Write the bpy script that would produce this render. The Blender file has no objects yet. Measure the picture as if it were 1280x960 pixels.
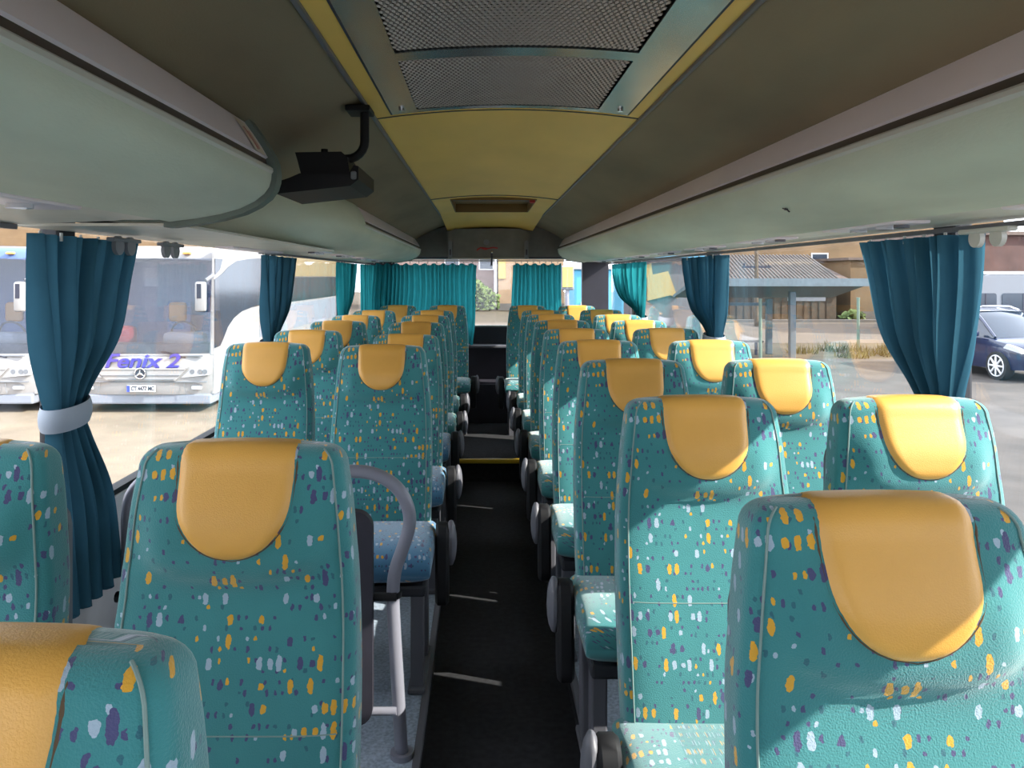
import bpy, bmesh, math, random
from mathutils import Vector, Matrix
random.seed(7)
PI = math.pi
SC = bpy.context.scene
COL = SC.collection

# ------------------------------------------------------------------ camera, sky, sun, exposure
A = 1.54                                   # eye height over the aisle carpet (z = 0)
cam_d = bpy.data.cameras.new('camera')
cam = bpy.data.objects.new('camera', cam_d); COL.objects.link(cam)
cam.location = (0, 0, A); cam.rotation_euler = (PI / 2, 0, 0)
cam_d.sensor_width = 36; cam_d.lens = 27.0
cam_d.shift_x = 38 / 1280; cam_d.shift_y = -135 / 1280
cam_d.clip_start = 0.02; cam_d.clip_end = 400
SC.camera = cam

world = bpy.data.worlds.new('world'); SC.world = world; world.use_nodes = True
bg = world.node_tree.nodes['Background']
bg.inputs[0].default_value = (0.90, 0.93, 1.0, 1); bg.inputs[1].default_value = 3.0

SUN_DIR = Vector((-1.0, 0.33, -0.715))
sd = bpy.data.lights.new('sun', 'SUN'); sd.energy = 8.0; sd.angle = 0.008; sd.color = (1.0, 0.93, 0.80)
sun = bpy.data.objects.new('sun', sd); COL.objects.link(sun)
sun.rotation_euler = SUN_DIR.to_track_quat('-Z', 'Y').to_euler(); sun.location = (8, -3, 9)

vs = SC.view_settings
vs.view_transform = 'Standard'; vs.look = 'None'; vs.gamma = 1; vs.use_curve_mapping = False
vs.exposure = 0.65

# ------------------------------------------------------------------ materials
def mat(name, col, rough=.6, metal=0, var=0, vscale=8, bump=0, bscale=60, spec=.5, stretch=(1, 1, 1), sheen=0, coat=0):
    m = bpy.data.materials.new(name); m.use_nodes = True
    nt = m.node_tree; b = nt.nodes['Principled BSDF']
    b.inputs['Base Color'].default_value = (*col, 1); b.inputs['Roughness'].default_value = rough
    b.inputs['Metallic'].default_value = metal; b.inputs['Specular IOR Level'].default_value = spec
    b.inputs['Sheen Weight'].default_value = sheen; b.inputs['Coat Weight'].default_value = coat
    if var or bump:
        tc = nt.nodes.new('ShaderNodeTexCoord'); mp = nt.nodes.new('ShaderNodeMapping')
        mp.inputs['Scale'].default_value = stretch; nt.links.new(tc.outputs['Object'], mp.inputs[0])
    if var:
        n = nt.nodes.new('ShaderNodeTexNoise'); n.inputs['Scale'].default_value = vscale; n.inputs['Detail'].default_value = 5
        nt.links.new(mp.outputs[0], n.inputs['Vector'])
        r = nt.nodes.new('ShaderNodeValToRGB')
        r.color_ramp.elements[0].position = .3; r.color_ramp.elements[1].position = .7
        r.color_ramp.elements[0].color = (*[c * (1 - var) for c in col], 1)
        r.color_ramp.elements[1].color = (*[min(1, c * (1 + var)) for c in col], 1)
        nt.links.new(n.outputs['Fac'], r.inputs[0]); nt.links.new(r.outputs[0], b.inputs['Base Color'])
    if bump:
        n2 = nt.nodes.new('ShaderNodeTexNoise'); n2.inputs['Scale'].default_value = bscale; n2.inputs['Detail'].default_value = 3
        nt.links.new(mp.outputs[0], n2.inputs['Vector'])
        bp = nt.nodes.new('ShaderNodeBump'); bp.inputs['Strength'].default_value = bump; bp.inputs['Distance'].default_value = .01
        nt.links.new(n2.outputs['Fac'], bp.inputs['Height']); nt.links.new(bp.outputs[0], b.inputs['Normal'])
    return m

def glass_mat(name, tint, refl=.05):
    m = bpy.data.materials.new(name); m.use_nodes = True; nt = m.node_tree
    nt.nodes.remove(nt.nodes['Principled BSDF']); out = nt.nodes['Material Output']
    t = nt.nodes.new('ShaderNodeBsdfTransparent'); t.inputs[0].default_value = (*tint, 1)
    g = nt.nodes.new('ShaderNodeBsdfGlossy'); g.inputs['Roughness'].default_value = .02
    lw_ = nt.nodes.new('ShaderNodeLayerWeight'); lw_.inputs[0].default_value = .5
    pw = nt.nodes.new('ShaderNodeMath'); pw.operation = 'POWER'; pw.inputs[1].default_value = 5.0
    f = nt.nodes.new('ShaderNodeMath'); f.operation = 'MULTIPLY_ADD'; f.inputs[1].default_value = .9 - refl; f.inputs[2].default_value = refl
    nt.links.new(lw_.outputs['Facing'], pw.inputs[0]); nt.links.new(pw.outputs[0], f.inputs[0])
    mx = nt.nodes.new('ShaderNodeMixShader')
    nt.links.new(f.outputs[0], mx.inputs[0]); nt.links.new(t.outputs[0], mx.inputs[1]); nt.links.new(g.outputs[0], mx.inputs[2])
    nt.links.new(mx.outputs[0], out.inputs[0])
    return m

def cloth_mat(name, col, trans=.45, var=.12):
    m = bpy.data.materials.new(name); m.use_nodes = True; nt = m.node_tree
    nt.nodes.remove(nt.nodes['Principled BSDF']); out = nt.nodes['Material Output']
    d = nt.nodes.new('ShaderNodeBsdfDiffuse'); t = nt.nodes.new('ShaderNodeBsdfTranslucent')
    tc = nt.nodes.new('ShaderNodeTexCoord'); n = nt.nodes.new('ShaderNodeTexNoise'); n.inputs['Scale'].default_value = 12
    nt.links.new(tc.outputs['Object'], n.inputs['Vector'])
    r = nt.nodes.new('ShaderNodeValToRGB')
    r.color_ramp.elements[0].color = (*[c * (1 - var) for c in col], 1); r.color_ramp.elements[1].color = (*[c * (1 + var) for c in col], 1)
    nt.links.new(n.outputs['Fac'], r.inputs[0])
    for s in (d, t): nt.links.new(r.outputs[0], s.inputs[0])
    mx = nt.nodes.new('ShaderNodeMixShader'); mx.inputs[0].default_value = trans
    nt.links.new(d.outputs[0], mx.inputs[1]); nt.links.new(t.outputs[0], mx.inputs[2]); nt.links.new(mx.outputs[0], out.inputs[0])
    return m

def fleck_fabric(name, base, dark):
    """teal moquette with rows of yellow, pale and violet dashes, in metres of the UV map"""
    m = bpy.data.materials.new(name); m.use_nodes = True; nt = m.node_tree; N = nt.nodes; L = nt.links
    b = N['Principled BSDF']; b.inputs['Roughness'].default_value = .85; b.inputs['Specular IOR Level'].default_value = .15
    b.inputs['Sheen Weight'].default_value = .6; b.inputs['Sheen Roughness'].default_value = .5
    uv = N.new('ShaderNodeUVMap'); sp = N.new('ShaderNodeSeparateXYZ')
    wob = N.new('ShaderNodeTexNoise'); wob.inputs['Scale'].default_value = 160; L.new(uv.outputs[0], wob.inputs['Vector'])
    wa = N.new('ShaderNodeVectorMath'); wa.operation = 'MULTIPLY_ADD'; wa.inputs[1].default_value = (.006, .008, 0)
    L.new(wob.outputs['Color'], wa.inputs[0]); L.new(uv.outputs[0], wa.inputs[2]); L.new(wa.outputs[0], sp.inputs[0])
    def M(op, a, b_=None, c=None):
        n = N.new('ShaderNodeMath'); n.operation = op
        for i, v in enumerate((a, b_, c)):
            if v is None: continue
            if isinstance(v, (int, float)): n.inputs[i].default_value = v
            else: L.new(v, n.inputs[i])
        return n.outputs[0]
    def white(a, b_, seed):
        c = N.new('ShaderNodeCombineXYZ'); L.new(a, c.inputs[0]); L.new(b_, c.inputs[1]); c.inputs[2].default_value = seed
        w = N.new('ShaderNodeTexWhiteNoise'); w.noise_dimensions = '3D'; L.new(c.outputs[0], w.inputs['Vector'])
        return w
    def layer(cx, cy, prob, a, bmin, bvar, seed, clump):
        V = M('DIVIDE', sp.outputs[1], cy); row = M('FLOOR', V)
        roww = white(row, row, seed + 3.3)
        U = M('ADD', M('DIVIDE', sp.outputs[0], cx), M('MULTIPLY', roww.outputs['Value'], 7.0)); cell = M('FLOOR', U)
        fu = M('SUBTRACT', M('SUBTRACT', U, cell), .5); fv = M('SUBTRACT', M('SUBTRACT', V, row), .5)
        w1 = white(cell, row, seed); w2 = white(cell, row, seed + 11.7); w3 = white(cell, row, seed + 23.1)
        # clumps of three to five neighbouring cells
        cl = white(M('FLOOR', M('DIVIDE', cell, 4.0)), row, seed + 40.2)
        p = M('MULTIPLY_ADD', cl.outputs['Value'], clump, prob - clump * .5)
        on = M('LESS_THAN', w1.outputs['Value'], p)
        bb = M('MULTIPLY_ADD', w3.outputs['Value'], bvar, bmin)
        fu = M('ADD', fu, M('MULTIPLY', M('SUBTRACT', w3.outputs['Value'], .5), .3))
        e = M('ADD', M('POWER', M('ABSOLUTE', M('DIVIDE', fu, a)), 2.6), M('POWER', M('ABSOLUTE', M('DIVIDE', fv, bb)), 2.6))
        return M('MULTIPLY', M('LESS_THAN', e, 1.0), on), w2.outputs['Value'], cl.outputs['Value']
    def ramp(v, stops):
        r = N.new('ShaderNodeValToRGB'); r.color_ramp.interpolation = 'CONSTANT'
        els = r.color_ramp.elements
        while len(els) < len(stops): els.new(.5)
        for e, (p, c) in zip(els, stops): e.position = p; e.color = (*c, 1)
        L.new(v, r.inputs[0]); return r.outputs[0]
    def mixc(f, c1, c2):
        x = N.new('ShaderNodeMix'); x.data_type = 'RGBA'; L.new(f, x.inputs[0])
        for s, c in ((6, c1), (7, c2)):
            if isinstance(c, tuple): x.inputs[s].default_value = (*c, 1)
            else: L.new(c, x.inputs[s])
        return x.outputs[2]
    yel, pale, vio = (.70, .36, .035), (.36, .46, .56), (.07, .07, .17)
    nz = N.new('ShaderNodeTexNoise'); nz.inputs['Scale'].default_value = 9; L.new(uv.outputs[0], nz.inputs['Vector'])
    c0 = mixc(nz.outputs['Fac'], dark, base)
    f2, r2, _ = layer(.0110, .0150, .30, .22, .17, .16, 5.0, .5)
    c1 = mixc(f2, c0, ramp(r2, [(0, vio), (.55, (.03, .13, .17)), (.85, pale), (.93, yel)]))
    f1, r1, _ = layer(.0155, .0310, .30, .28, .15, .25, 1.0, .85)
    c2 = mixc(f1, c1, ramp(r1, [(0, yel), (.33, pale), (.74, vio)]))
    L.new(c2, b.inputs['Base Color'])
    n2 = N.new('ShaderNodeTexNoise'); n2.inputs['Scale'].default_value = 420; n2.inputs['Detail'].default_value = 2; L.new(uv.outputs[0], n2.inputs['Vector'])
    bp = N.new('ShaderNodeBump'); bp.inputs['Strength'].default_value = .35; bp.inputs['Distance'].default_value = .004
    L.new(n2.outputs['Fac'], bp.inputs['Height']); L.new(bp.outputs[0], b.inputs['Normal'])
    return m

T = {}
T['fabric'] = fleck_fabric('teal_fleck_moquette', (.055, .265, .270), (.036, .19, .205))
T['fabric_blue'] = fleck_fabric('blue_fleck_moquette', (.08, .24, .40), (.06, .19, .33))
T['leather'] = mat('yellow_leatherette', (.78, .405, .085), .38, var=.06, vscale=6, bump=.12, bscale=500, spec=.5)
T['piping'] = mat('pale_piping', (.20, .29, .27), .7)
T['seam'] = mat('dark_brown_seam', (.10, .06, .03), .8)
T['carpet'] = mat('dark_aisle_carpet', (.024, .024, .028), .95, var=.35, vscale=40, bump=.6, bscale=700)
T['vinyl'] = mat('speckled_blue_grey_vinyl', (.34, .40, .48), .5, var=.3, vscale=90)
T['black'] = mat('black_plastic', (.010, .010, .012), .6, spec=.3)
T['dark'] = mat('dark_grey_plastic', (.02, .021, .027), .5, var=.1)
T['slate'] = mat('slate_grey_plastic', (.13, .13, .15), .45)
T['greyplastic'] = mat('grey_plastic', (.19, .20, .22), .5)
T['steel'] = mat('grey_painted_steel', (.26, .26, .31), .35, metal=.15)
T['chrome'] = mat('chrome', (.8, .8, .82), .12, metal=1)
T['metal'] = mat('brushed_sheet_metal', (.36, .40, .42), .22, metal=.9, var=.12, vscale=5)
T['mesh'] = mat('expanded_metal', (.45, .44, .42), .4, metal=.7)
T['brown'] = mat('brown_ceiling_fabric', (.235, .185, .115), .8, var=.22, vscale=3, bump=.1, bscale=300, stretch=(1, .35, 1))
T['yellowpanel'] = mat('yellow_ceiling_panel', (.90, .58, .125), .5, var=.07, vscale=4, stretch=(1, .4, 1))
T['sage'] = mat('sage_green_fabric', (.62, .68, .57), .8, var=.13, vscale=5, bump=.1, bscale=200, stretch=(1, .3, 1))
T['sagedark'] = mat('sage_green_dark_rim', (.13, .165, .145), .6, var=.1)
T['lilac'] = mat('lilac_light_diffuser', (.88, .80, .87), .3, var=.04, vscale=3)
T['rail'] = mat('pale_grey_rail', (.58, .58, .54), .4)
T['slotbrown'] = mat('brown_slot_lining', (.22, .13, .035), .6)
T['slot'] = mat('dark_brown_slot', (.06, .045, .035), .6)
T['cream'] = mat('cream_underside_plastic', (.74, .73, .64), .45, var=.06)
T['wall'] = mat('light_grey_wall_panel', (.56, .56, .58), .5, var=.05)
T['outer'] = mat('white_bus_paint', (.8, .8, .8), .3)
T['purple'] = mat('dark_violet_panel', (.028, .026, .038), .55, var=.15)
T['rearpanel'] = mat('dark_grey_rear_panel', (.17, .165, .15), .6, var=.15)
T['yellowtrim'] = mat('yellow_step_nosing', (.80, .52, .02), .45)
T['glass'] = glass_mat('window_glass', (.93, .95, .97), .03)
T['curtain'] = cloth_mat('blue_curtain_cloth', (.045, .135, .195), .33)
T['curtain_teal'] = cloth_mat('teal_curtain_cloth', (.025, .26, .29), .55)
T['tie'] = mat('pale_blue_tie_band', (.32, .37, .44), .6)
T['red'] = mat('red_print', (.45, .03, .03), .5)
T['sticker'] = mat('cream_sticker', (.80, .72, .62), .5)
# outdoors
T['white'] = mat('white_coach_paint', (.36, .348, .345), .3, var=.03)
T['vanwhite'] = mat('pale_blue_white_van_paint', (.19, .20, .225), .35)
T['creamcoach'] = mat('cream_coach_band', (.27, .20, .09), .4)  # cream tone of the band along the coach's upper side
T['bluecoach'] = mat('blue_coach_paint', (.10, .16, .36), .35)
T['coachglass'] = glass_mat('coach_windscreen_glass', (.55, .60, .70), .10)
T['darkglass'] = mat('dark_tinted_glass', (.022, .032, .052), .12, spec=.9)
T['greylower'] = mat('grey_lower_paint', (.26, .28, .33), .5)
T['lettering'] = mat('violet_blue_lettering', (.06, .05, .34), .5)
T['plate'] = mat('white_number_plate', (.7, .7, .72), .5)
T['plateblue'] = mat('blue_plate_band', (.05, .08, .5), .5)
T['ink'] = mat('dark_ink', (.03, .03, .05), .6)
T['lens'] = mat('clear_lamp_lens', (.55, .56, .60), .15, spec=.8)
T['rubber'] = mat('black_rubber', (.02, .02, .02), .8)
T['orange'] = mat('orange_headrest', (.75, .36, .10), .6)
T['navy'] = mat('navy_car_paint', (.015, .022, .06), .2, coat=.6)
T['asphalt'] = mat('worn_asphalt', (.064, .055, .048), .9, var=.3, vscale=1.2, bump=.3, bscale=20)
T['sand'] = mat('pale_sandy_yard', (.205, .162, .115), .95, var=.18, vscale=1.5, bump=.3, bscale=12)
T['road'] = mat('dusty_pale_road', (.11, .086, .065), .9, var=.12, vscale=.8)
T['verge'] = mat('dry_grass_verge', (.062, .047, .026), .95, var=.45, vscale=2.5, bump=.6, bscale=8)
T['leaf'] = mat('bush_leaf', (.085, .125, .03), .8, var=.5, vscale=3)
T['drygrass'] = mat('dry_grass_blade', (.10, .085, .03), .9, var=.4, vscale=3)
T['ochre'] = mat('ochre_render_wall', (.19, .12, .062), .9, var=.25, vscale=.5)
T['peach'] = mat('peach_render_wall', (.30, .205, .13), .9, var=.15, vscale=1.2)
T['pinkbrick'] = mat('pink_grey_brick', (.2, .145, .13), .9, var=.2, vscale=4)
T['tinroof'] = mat('rusty_tin_roof', (.12, .085, .07), .7, var=.35, vscale=3)
T['boards'] = mat('weathered_brown_boards', (.09, .062, .04), .85, var=.3, vscale=3)
T['shelter'] = mat('pale_blue_grey_steel', (.115, .145, .165), .5, var=.12)
T['postgreen'] = mat('dull_green_post', (.16, .22, .17), .7)
T['redshed'] = mat('red_brown_wall', (.09, .045, .036), .85, var=.3, vscale=1)
T['greywall'] = mat('dark_grey_wall', (.16, .15, .16), .8, var=.2, vscale=1)
T['sunpatch_panel'] = mat('yellow_sun_patch_and_panel', (.42, .30, .11), .7, var=.05)  # sunlight on the garage wall put into colour; also the peach house panel
T['cyan'] = mat('cyan_blue_paint', (.08, .33, .5), .5)
T['bark'] = mat('bark', (.12, .09, .06), .9, var=.3)
T['concrete'] = mat('concrete', (.13, .12, .112), .9, var=.15, vscale=2)

# ------------------------------------------------------------------ mesh helpers
WO = {}                                    # world origin of each root / part
class MB:
    def __init__(s): s.v = []; s.f = []; s.uv = None
    def add(s, vs_, fs):
        k = len(s.v); s.v += [tuple(p) for p in vs_]; s.f += [tuple(i + k for i in f) for f in fs]; return s
    def box(s, x0, x1, y0, y1, z0, z1):
        vs_ = [(x, y, z) for x in (x0, x1) for y in (y0, y1) for z in (z0, z1)]
        return s.add(vs_, [(0, 1, 3, 2), (4, 6, 7, 5), (0, 4, 5, 1), (2, 3, 7, 6), (0, 2, 6, 4), (1, 5, 7, 3)])
    def rbox(s, x0, x1, y0, y1, z0, z1, r=.01, seg=2):
        bm = bmesh.new(); bmesh.ops.create_cube(bm, size=1)
        bmesh.ops.transform(bm, matrix=Matrix.Translation(((x0 + x1) / 2, (y0 + y1) / 2, (z0 + z1) / 2)) @ Matrix.Diagonal((x1 - x0, y1 - y0, z1 - z0, 1)), verts=bm.verts)
        bmesh.ops.bevel(bm, geom=bm.edges[:], offset=r, segments=seg, profile=.5, affect='EDGES')
        bm.verts.index_update()
        s.add([v.co for v in bm.verts], [[v.index for v in f.verts] for f in bm.faces]); bm.free(); return s
    def tube(s, pts, r, n=8, cap=True):
        pts = [Vector(p) for p in pts]; rs = r if isinstance(r, (list, tuple)) else [r] * len(pts)
        k = len(s.v); up = Vector((0, 0, 1)); prev = None
        for i, p in enumerate(pts):
            t = (pts[min(i + 1, len(pts) - 1)] - pts[max(i - 1, 0)]).normalized()
            if prev is None: a = t.cross(up) if abs(t.dot(up)) < .95 else t.cross(Vector((1, 0, 0)))
            else: a = prev - t * prev.dot(t)
            a.normalize(); prev = a; b = t.cross(a)
            for j in range(n):
                q = p + (a * math.cos(2 * PI * j / n) + b * math.sin(2 * PI * j / n)) * rs[i]; s.v.append(tuple(q))
        for i in range(len(pts) - 1):
            for j in range(n):
                s.f.append((k + i * n + j, k + i * n + (j + 1) % n, k + (i + 1) * n + (j + 1) % n, k + (i + 1) * n + j))
        if cap:
            s.f.append(tuple(k + j for j in range(n))[::-1]); s.f.append(tuple(k + (len(pts) - 1) * n + j for j in range(n)))
        return s
    def cyl(s, c, axis, r, h, n=20, r2=None):
        c = Vector(c); ax = Vector(axis).normalized()
        return s.tube([c - ax * h / 2, c + ax * h / 2], [r, r if r2 is None else r2], n)
    def grid(s, rows, closed=False, wrap=False):
        k = len(s.v); nr = len(rows); nc = len(rows[0])
        for r in rows: s.v += [tuple(p) for p in r]
        for i in range(nr - 1):
            for j in range(nc if wrap else nc - 1):
                s.f.append((k + i * nc + j, k + i * nc + (j + 1) % nc, k + (i + 1) * nc + (j + 1) % nc, k + (i + 1) * nc + j))
        if closed:
            s.f.append(tuple(k + j for j in range(nc))[::-1]); s.f.append(tuple(k + (nr - 1) * nc + j for j in range(nc)))
        return s
    def prism(s, poly, axis, a0, a1):
        """poly: 2D points; axis 'x' -> (y,z), 'y' -> (x,z), 'z' -> (x,y)"""
        def P(p, a): return {'x': (a, p[0], p[1]), 'y': (p[0], a, p[1]), 'z': (p[0], p[1], a)}[axis]
        n = len(poly); vs_ = [P(p, a0) for p in poly] + [P(p, a1) for p in poly]
        fs = [tuple(range(n))[::-1], tuple(range(n, 2 * n))] + [(i, (i + 1) % n, n + (i + 1) % n, n + i) for i in range(n)]
        return s.add(vs_, fs)
    def strip(s, pts, y0, y1, th, sgn=1):
        """open x-z polyline made into a plate of thickness th and run along y"""
        n = len(pts); off = []
        for i in range(n):
            a = Vector(pts[max(i - 1, 0)]); b = Vector(pts[min(i + 1, n - 1)]); t = (b - a).normalized()
            off.append((pts[i][0] - t.y * th * sgn, pts[i][1] + t.x * th * sgn))
        return s.prism(list(pts) + off[::-1], 'y', y0, y1)
    def sphere(s, c, r, n=10, m=7, sc=(1, 1, 1)):
        rows = []
        for i in range(m + 1):
            t = PI * i / m
            rows.append([(c[0] + r * sc[0] * math.sin(t + 1e-4) * math.cos(2 * PI * j / n), c[1] + r * sc[1] * math.sin(t + 1e-4) * math.sin(2 * PI * j / n), c[2] - r * sc[2] * math.cos(t)) for j in range(n)])
        return s.grid(rows, wrap=True)
    def build(s, name, m, parent=None, smooth=False, angle=40, fix=True):
        o0 = WO.get(parent, Vector((0, 0, 0)))
        me = bpy.data.meshes.new(name)
        me.from_pydata([(x - o0.x, y - o0.y, z - o0.z) for x, y, z in s.v], [], s.f)
        if s.uv:
            l = me.uv_layers.new(name='UVMap')
            for lp in me.loops: l.data[lp.index].uv = s.uv[lp.vertex_index]
        if fix:
            bm = bmesh.new(); bm.from_mesh(me); bmesh.ops.recalc_face_normals(bm, faces=bm.faces); bm.to_mesh(me); bm.free()
        if smooth:
            me.polygons.foreach_set('use_smooth', [True] * len(me.polygons))
            if angle < 180: me.set_sharp_from_angle(angle=math.radians(angle))
        me.update()
        o = bpy.data.objects.new(name, me); COL.objects.link(o)
        if m is not None: me.materials.append(T[m] if isinstance(m, str) else m)
        if parent: o.parent = parent
        WO[o] = o0
        return o

def tag(o, label=None, cat=None, group=None, kind=None):
    if label: o['label'] = label
    if cat: o['category'] = cat
    if group: o['group'] = group
    if kind: o['kind'] = kind
    return o
def thing(name, label, cat, loc=(0, 0, 0), group=None):
    o = bpy.data.objects.new(name, None); COL.objects.link(o); o.location = loc; o.empty_display_size = .1
    WO[o] = Vector(loc); return tag(o, label, cat, group)
def setting(name, label, loc=(0, 0, 0)):
    o = bpy.data.objects.new(name, None); COL.objects.link(o); o.location = loc; WO[o] = Vector(loc)
    o['kind'] = 'structure'; o['label'] = label; return o
def struct(name, mb, m, label=None, smooth=False):
    o = mb.build(name, m, None, smooth); o['kind'] = 'structure'
    if label: o['label'] = label
    return o
def dup(root):
    def rec(o, par):
        c = o.copy(); COL.objects.link(c); c.parent = par
        for ch in o.children: rec(ch, c)
        return c
    return rec(root, None)
def text_part(name, body, size, m, parent, loc, width=None, rot=(PI / 2, 0, 0), ext=.004, shear=0, bold=0):
    cu = bpy.data.curves.new(name, 'FONT'); cu.body = body; cu.size = size; cu.extrude = ext; cu.align_x = 'CENTER'; cu.align_y = 'CENTER'; cu.shear = shear; cu.offset = bold
    tmp = bpy.data.objects.new(name + '_tmp', cu); COL.objects.link(tmp)
    dg = bpy.context.evaluated_depsgraph_get(); dg.update()
    me = bpy.data.meshes.new_from_object(tmp.evaluated_get(dg))
    bpy.data.objects.remove(tmp); me.name = name
    if width:
        xs = [v.co.x for v in me.vertices]; k = width / (max(xs) - min(xs))
        for v in me.vertices: v.co.x *= k
    R = Matrix.Translation(Vector(loc) - WO.get(parent, Vector((0, 0, 0)))) @ Matrix.Rotation(rot[2], 4, 'Z') @ Matrix.Rotation(rot[0], 4, 'X')
    me.transform(R); me.materials.clear(); me.materials.append(T[m])
    o = bpy.data.objects.new(name, me); COL.objects.link(o); o.parent = parent; WO[o] = WO[parent]; return o
def lerpk(keys, x):
    if x <= keys[0][0]: return keys[0][1:]
    for a, b in zip(keys, keys[1:]):
        if x <= b[0]:
            t = (x - a[0]) / (b[0] - a[0]); return tuple(p + (q - p) * t for p, q in zip(a[1:], b[1:]))
    return keys[-1][1:]
def smoothk(keys, x):
    if x <= keys[0][0]: return keys[0][1:]
    n = len(keys)
    for i in range(n - 1):
        a, b = keys[i], keys[i + 1]
        if x <= b[0]:
            t = (x - a[0]) / (b[0] - a[0]); p0 = keys[max(i - 1, 0)]; p3 = keys[min(i + 2, n - 1)]; r = []
            for c in range(1, len(a)):
                m1 = (b[c] - p0[c]) / max(b[0] - p0[0], 1e-6) * (b[0] - a[0]); m2 = (p3[c] - a[c]) / max(p3[0] - a[0], 1e-6) * (b[0] - a[0])
                r.append((2*t**3 - 3*t*t + 1) * a[c] + (t**3 - 2*t*t + t) * m1 + (-2*t**3 + 3*t*t) * b[c] + (t**3 - t*t) * m2)
            return tuple(r)
    return keys[-1][1:]

# ------------------------------------------------------------------ bus shell
XL, XR, YF, YR = -1.16, 1.26, -2.6, 7.62       # inner faces of the sides, front, rear
PLAT = .12
SILL, WTOP = A - .70, A + .172
GND = A - 2.5
struct('floor', MB().box(-.20, .335, YF, YR, -.06, 0), 'carpet', 'black carpeted aisle running between the seat platforms')
for nm, x0, x1, s in (('seat_platform_left', XL, -.19, 1), ('seat_platform_right', .325, XR, -1)):
    e = x1 if s > 0 else x0
    p = struct(nm, MB().box(x0, x1, YF, YR, -.05, PLAT), 'vinyl', 'blue grey speckled platform carrying the seats beside the aisle')
    MB().rbox(e - .012, e + .012, YF, YR, PLAT - .022, PLAT + .006, .004).build('edge_strip', 'slate', p)
    MB().box(e - .002, e + .004, YF, YR, .0, PLAT - .022).build('riser', 'carpet', p)
st = struct('rear_step', MB().box(-.188, .323, 5.75, YR, 0, .16), 'carpet', 'carpeted step up at the rear of the aisle')
MB().rbox(-.186, .321, 5.725, 5.765, .14, .172, .008).build('step_nosing', 'yellowtrim', st)
struct('wall_left', MB().box(XL - .07, XL, YF, YR, -.05, SILL), 'wall', 'light grey wall panel under the windows on the parked coach side')
struct('wall_right', MB().box(XR, XR + .07, YF, YR, -.05, SILL), 'wall', 'light grey wall panel under the windows on the bus shelter side')
struct('trim_1', MB().box(XL - .045, XL, YF, YR, WTOP, A + .60), 'cream', 'cream cove panel above the windows on the parked coach side')
struct('trim_2', MB().box(XR, XR + .045, YF, YR, WTOP, A + .60), 'cream', 'cream cove panel above the windows on the bus shelter side')
struct('roof', MB().box(XL - .07, XR + .07, YF, YR + .08, A + .60, A + .66), 'outer', 'white outer roof skin above the ceiling')
struct('bus_underfloor', MB().box(XL - .07, XR + .07, YF, YR + .08, -.62, -.06), 'outer', 'white lower body below the floor')
# rear wall with window opening
RX0, RX1, RZ0, RZ1 = -.86, 1.0, A - .505, A + .175
rw = MB().box(XL, RX0, YR, YR + .08, -.05, A + .6).box(RX1, XR, YR, YR + .08, -.05, A + .6).box(RX0, RX1, YR, YR + .08, -.05, RZ0).box(RX0, RX1, YR, YR + .08, RZ1, A + .6)
wr = struct('wall_rear', rw, 'purple', 'dark violet grey rear wall around the back window')
MB().box(XL, XR, 7.555, 7.615, A + .19, A + .50).build('upper_bulkhead', 'rearpanel', wr)
MB().rbox(XL + .02, XR - .02, 7.44, YR, A - .70, A - .672, .008).build('parcel_ledge', 'slate', wr)
MB().box(-.24, .36, 7.20, 7.60, .161, .52).build('engine_cover', 'purple', wr)
# front wall with windscreen, behind the viewer
struct('wall_front', MB().box(XL, XR, YF - .08, YF, -.05, .75).box(XL, XR, YF - .08, YF, A + .30, A + .6), 'wall', 'front bulkhead around the windscreen')
# pillars and window panes
PILLS = ([0.0, 2.14, 4.28, 6.43], [-.05, 2.09, 4.24, 6.36])
for k, (x0, x1) in enumerate(((XL - .05, XL + .008), (XR - .008, XR + .05))):
    for y in PILLS[k]:
        struct('trim_3', MB().rbox(x0, x1, y - .045, y + .045, SILL, WTOP, .01), 'dark', 'dark window pillar between two side panes')
wn = 1
for xg, sname, pl_ in ((XL - .03, 'parked coach', PILLS[0]), (XR + .03, 'bus shelter', PILLS[1])):
    edges = [YF] + pl_ + [YR]
    for i in range(len(edges) - 1):
        y0 = edges[i] + (.045 if i else 0); y1 = edges[i + 1] - (.045 if i < 4 else 0)
        w = setting('window_%d' % wn, 'side window on the %s side' % sname, (xg, (y0 + y1) / 2, SILL)); wn += 1
        MB().box(xg - .003, xg + .003, y0, y1, SILL, WTOP).build('pane', 'glass', w)
        MB().box(xg - .02, xg + .02, y0, y1, SILL, SILL + .018).box(xg - .02, xg + .02, y0, y1, WTOP - .012, WTOP).build('gasket', 'black', w)
w = setting('window_%d' % wn, 'rear window behind the curtains', ((RX0 + RX1) / 2, YR, RZ0)); wn += 1
MB().box(RX0, RX1, YR + .03, YR + .036, RZ0, RZ1).build('pane', 'glass', w)
MB().box(RX0, RX1, YR + .015, YR + .05, RZ0, RZ0 + .015).box(RX0, RX1, YR + .015, YR + .05, RZ1 - .012, RZ1).build('gasket', 'rail', w)
w = setting('window_%d' % wn, 'front windscreen', (.05, YF, .75))
MB().box(XL, XR, YF - .05, YF - .044, .75, A + .30).build('pane', 'glass', w)

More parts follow.
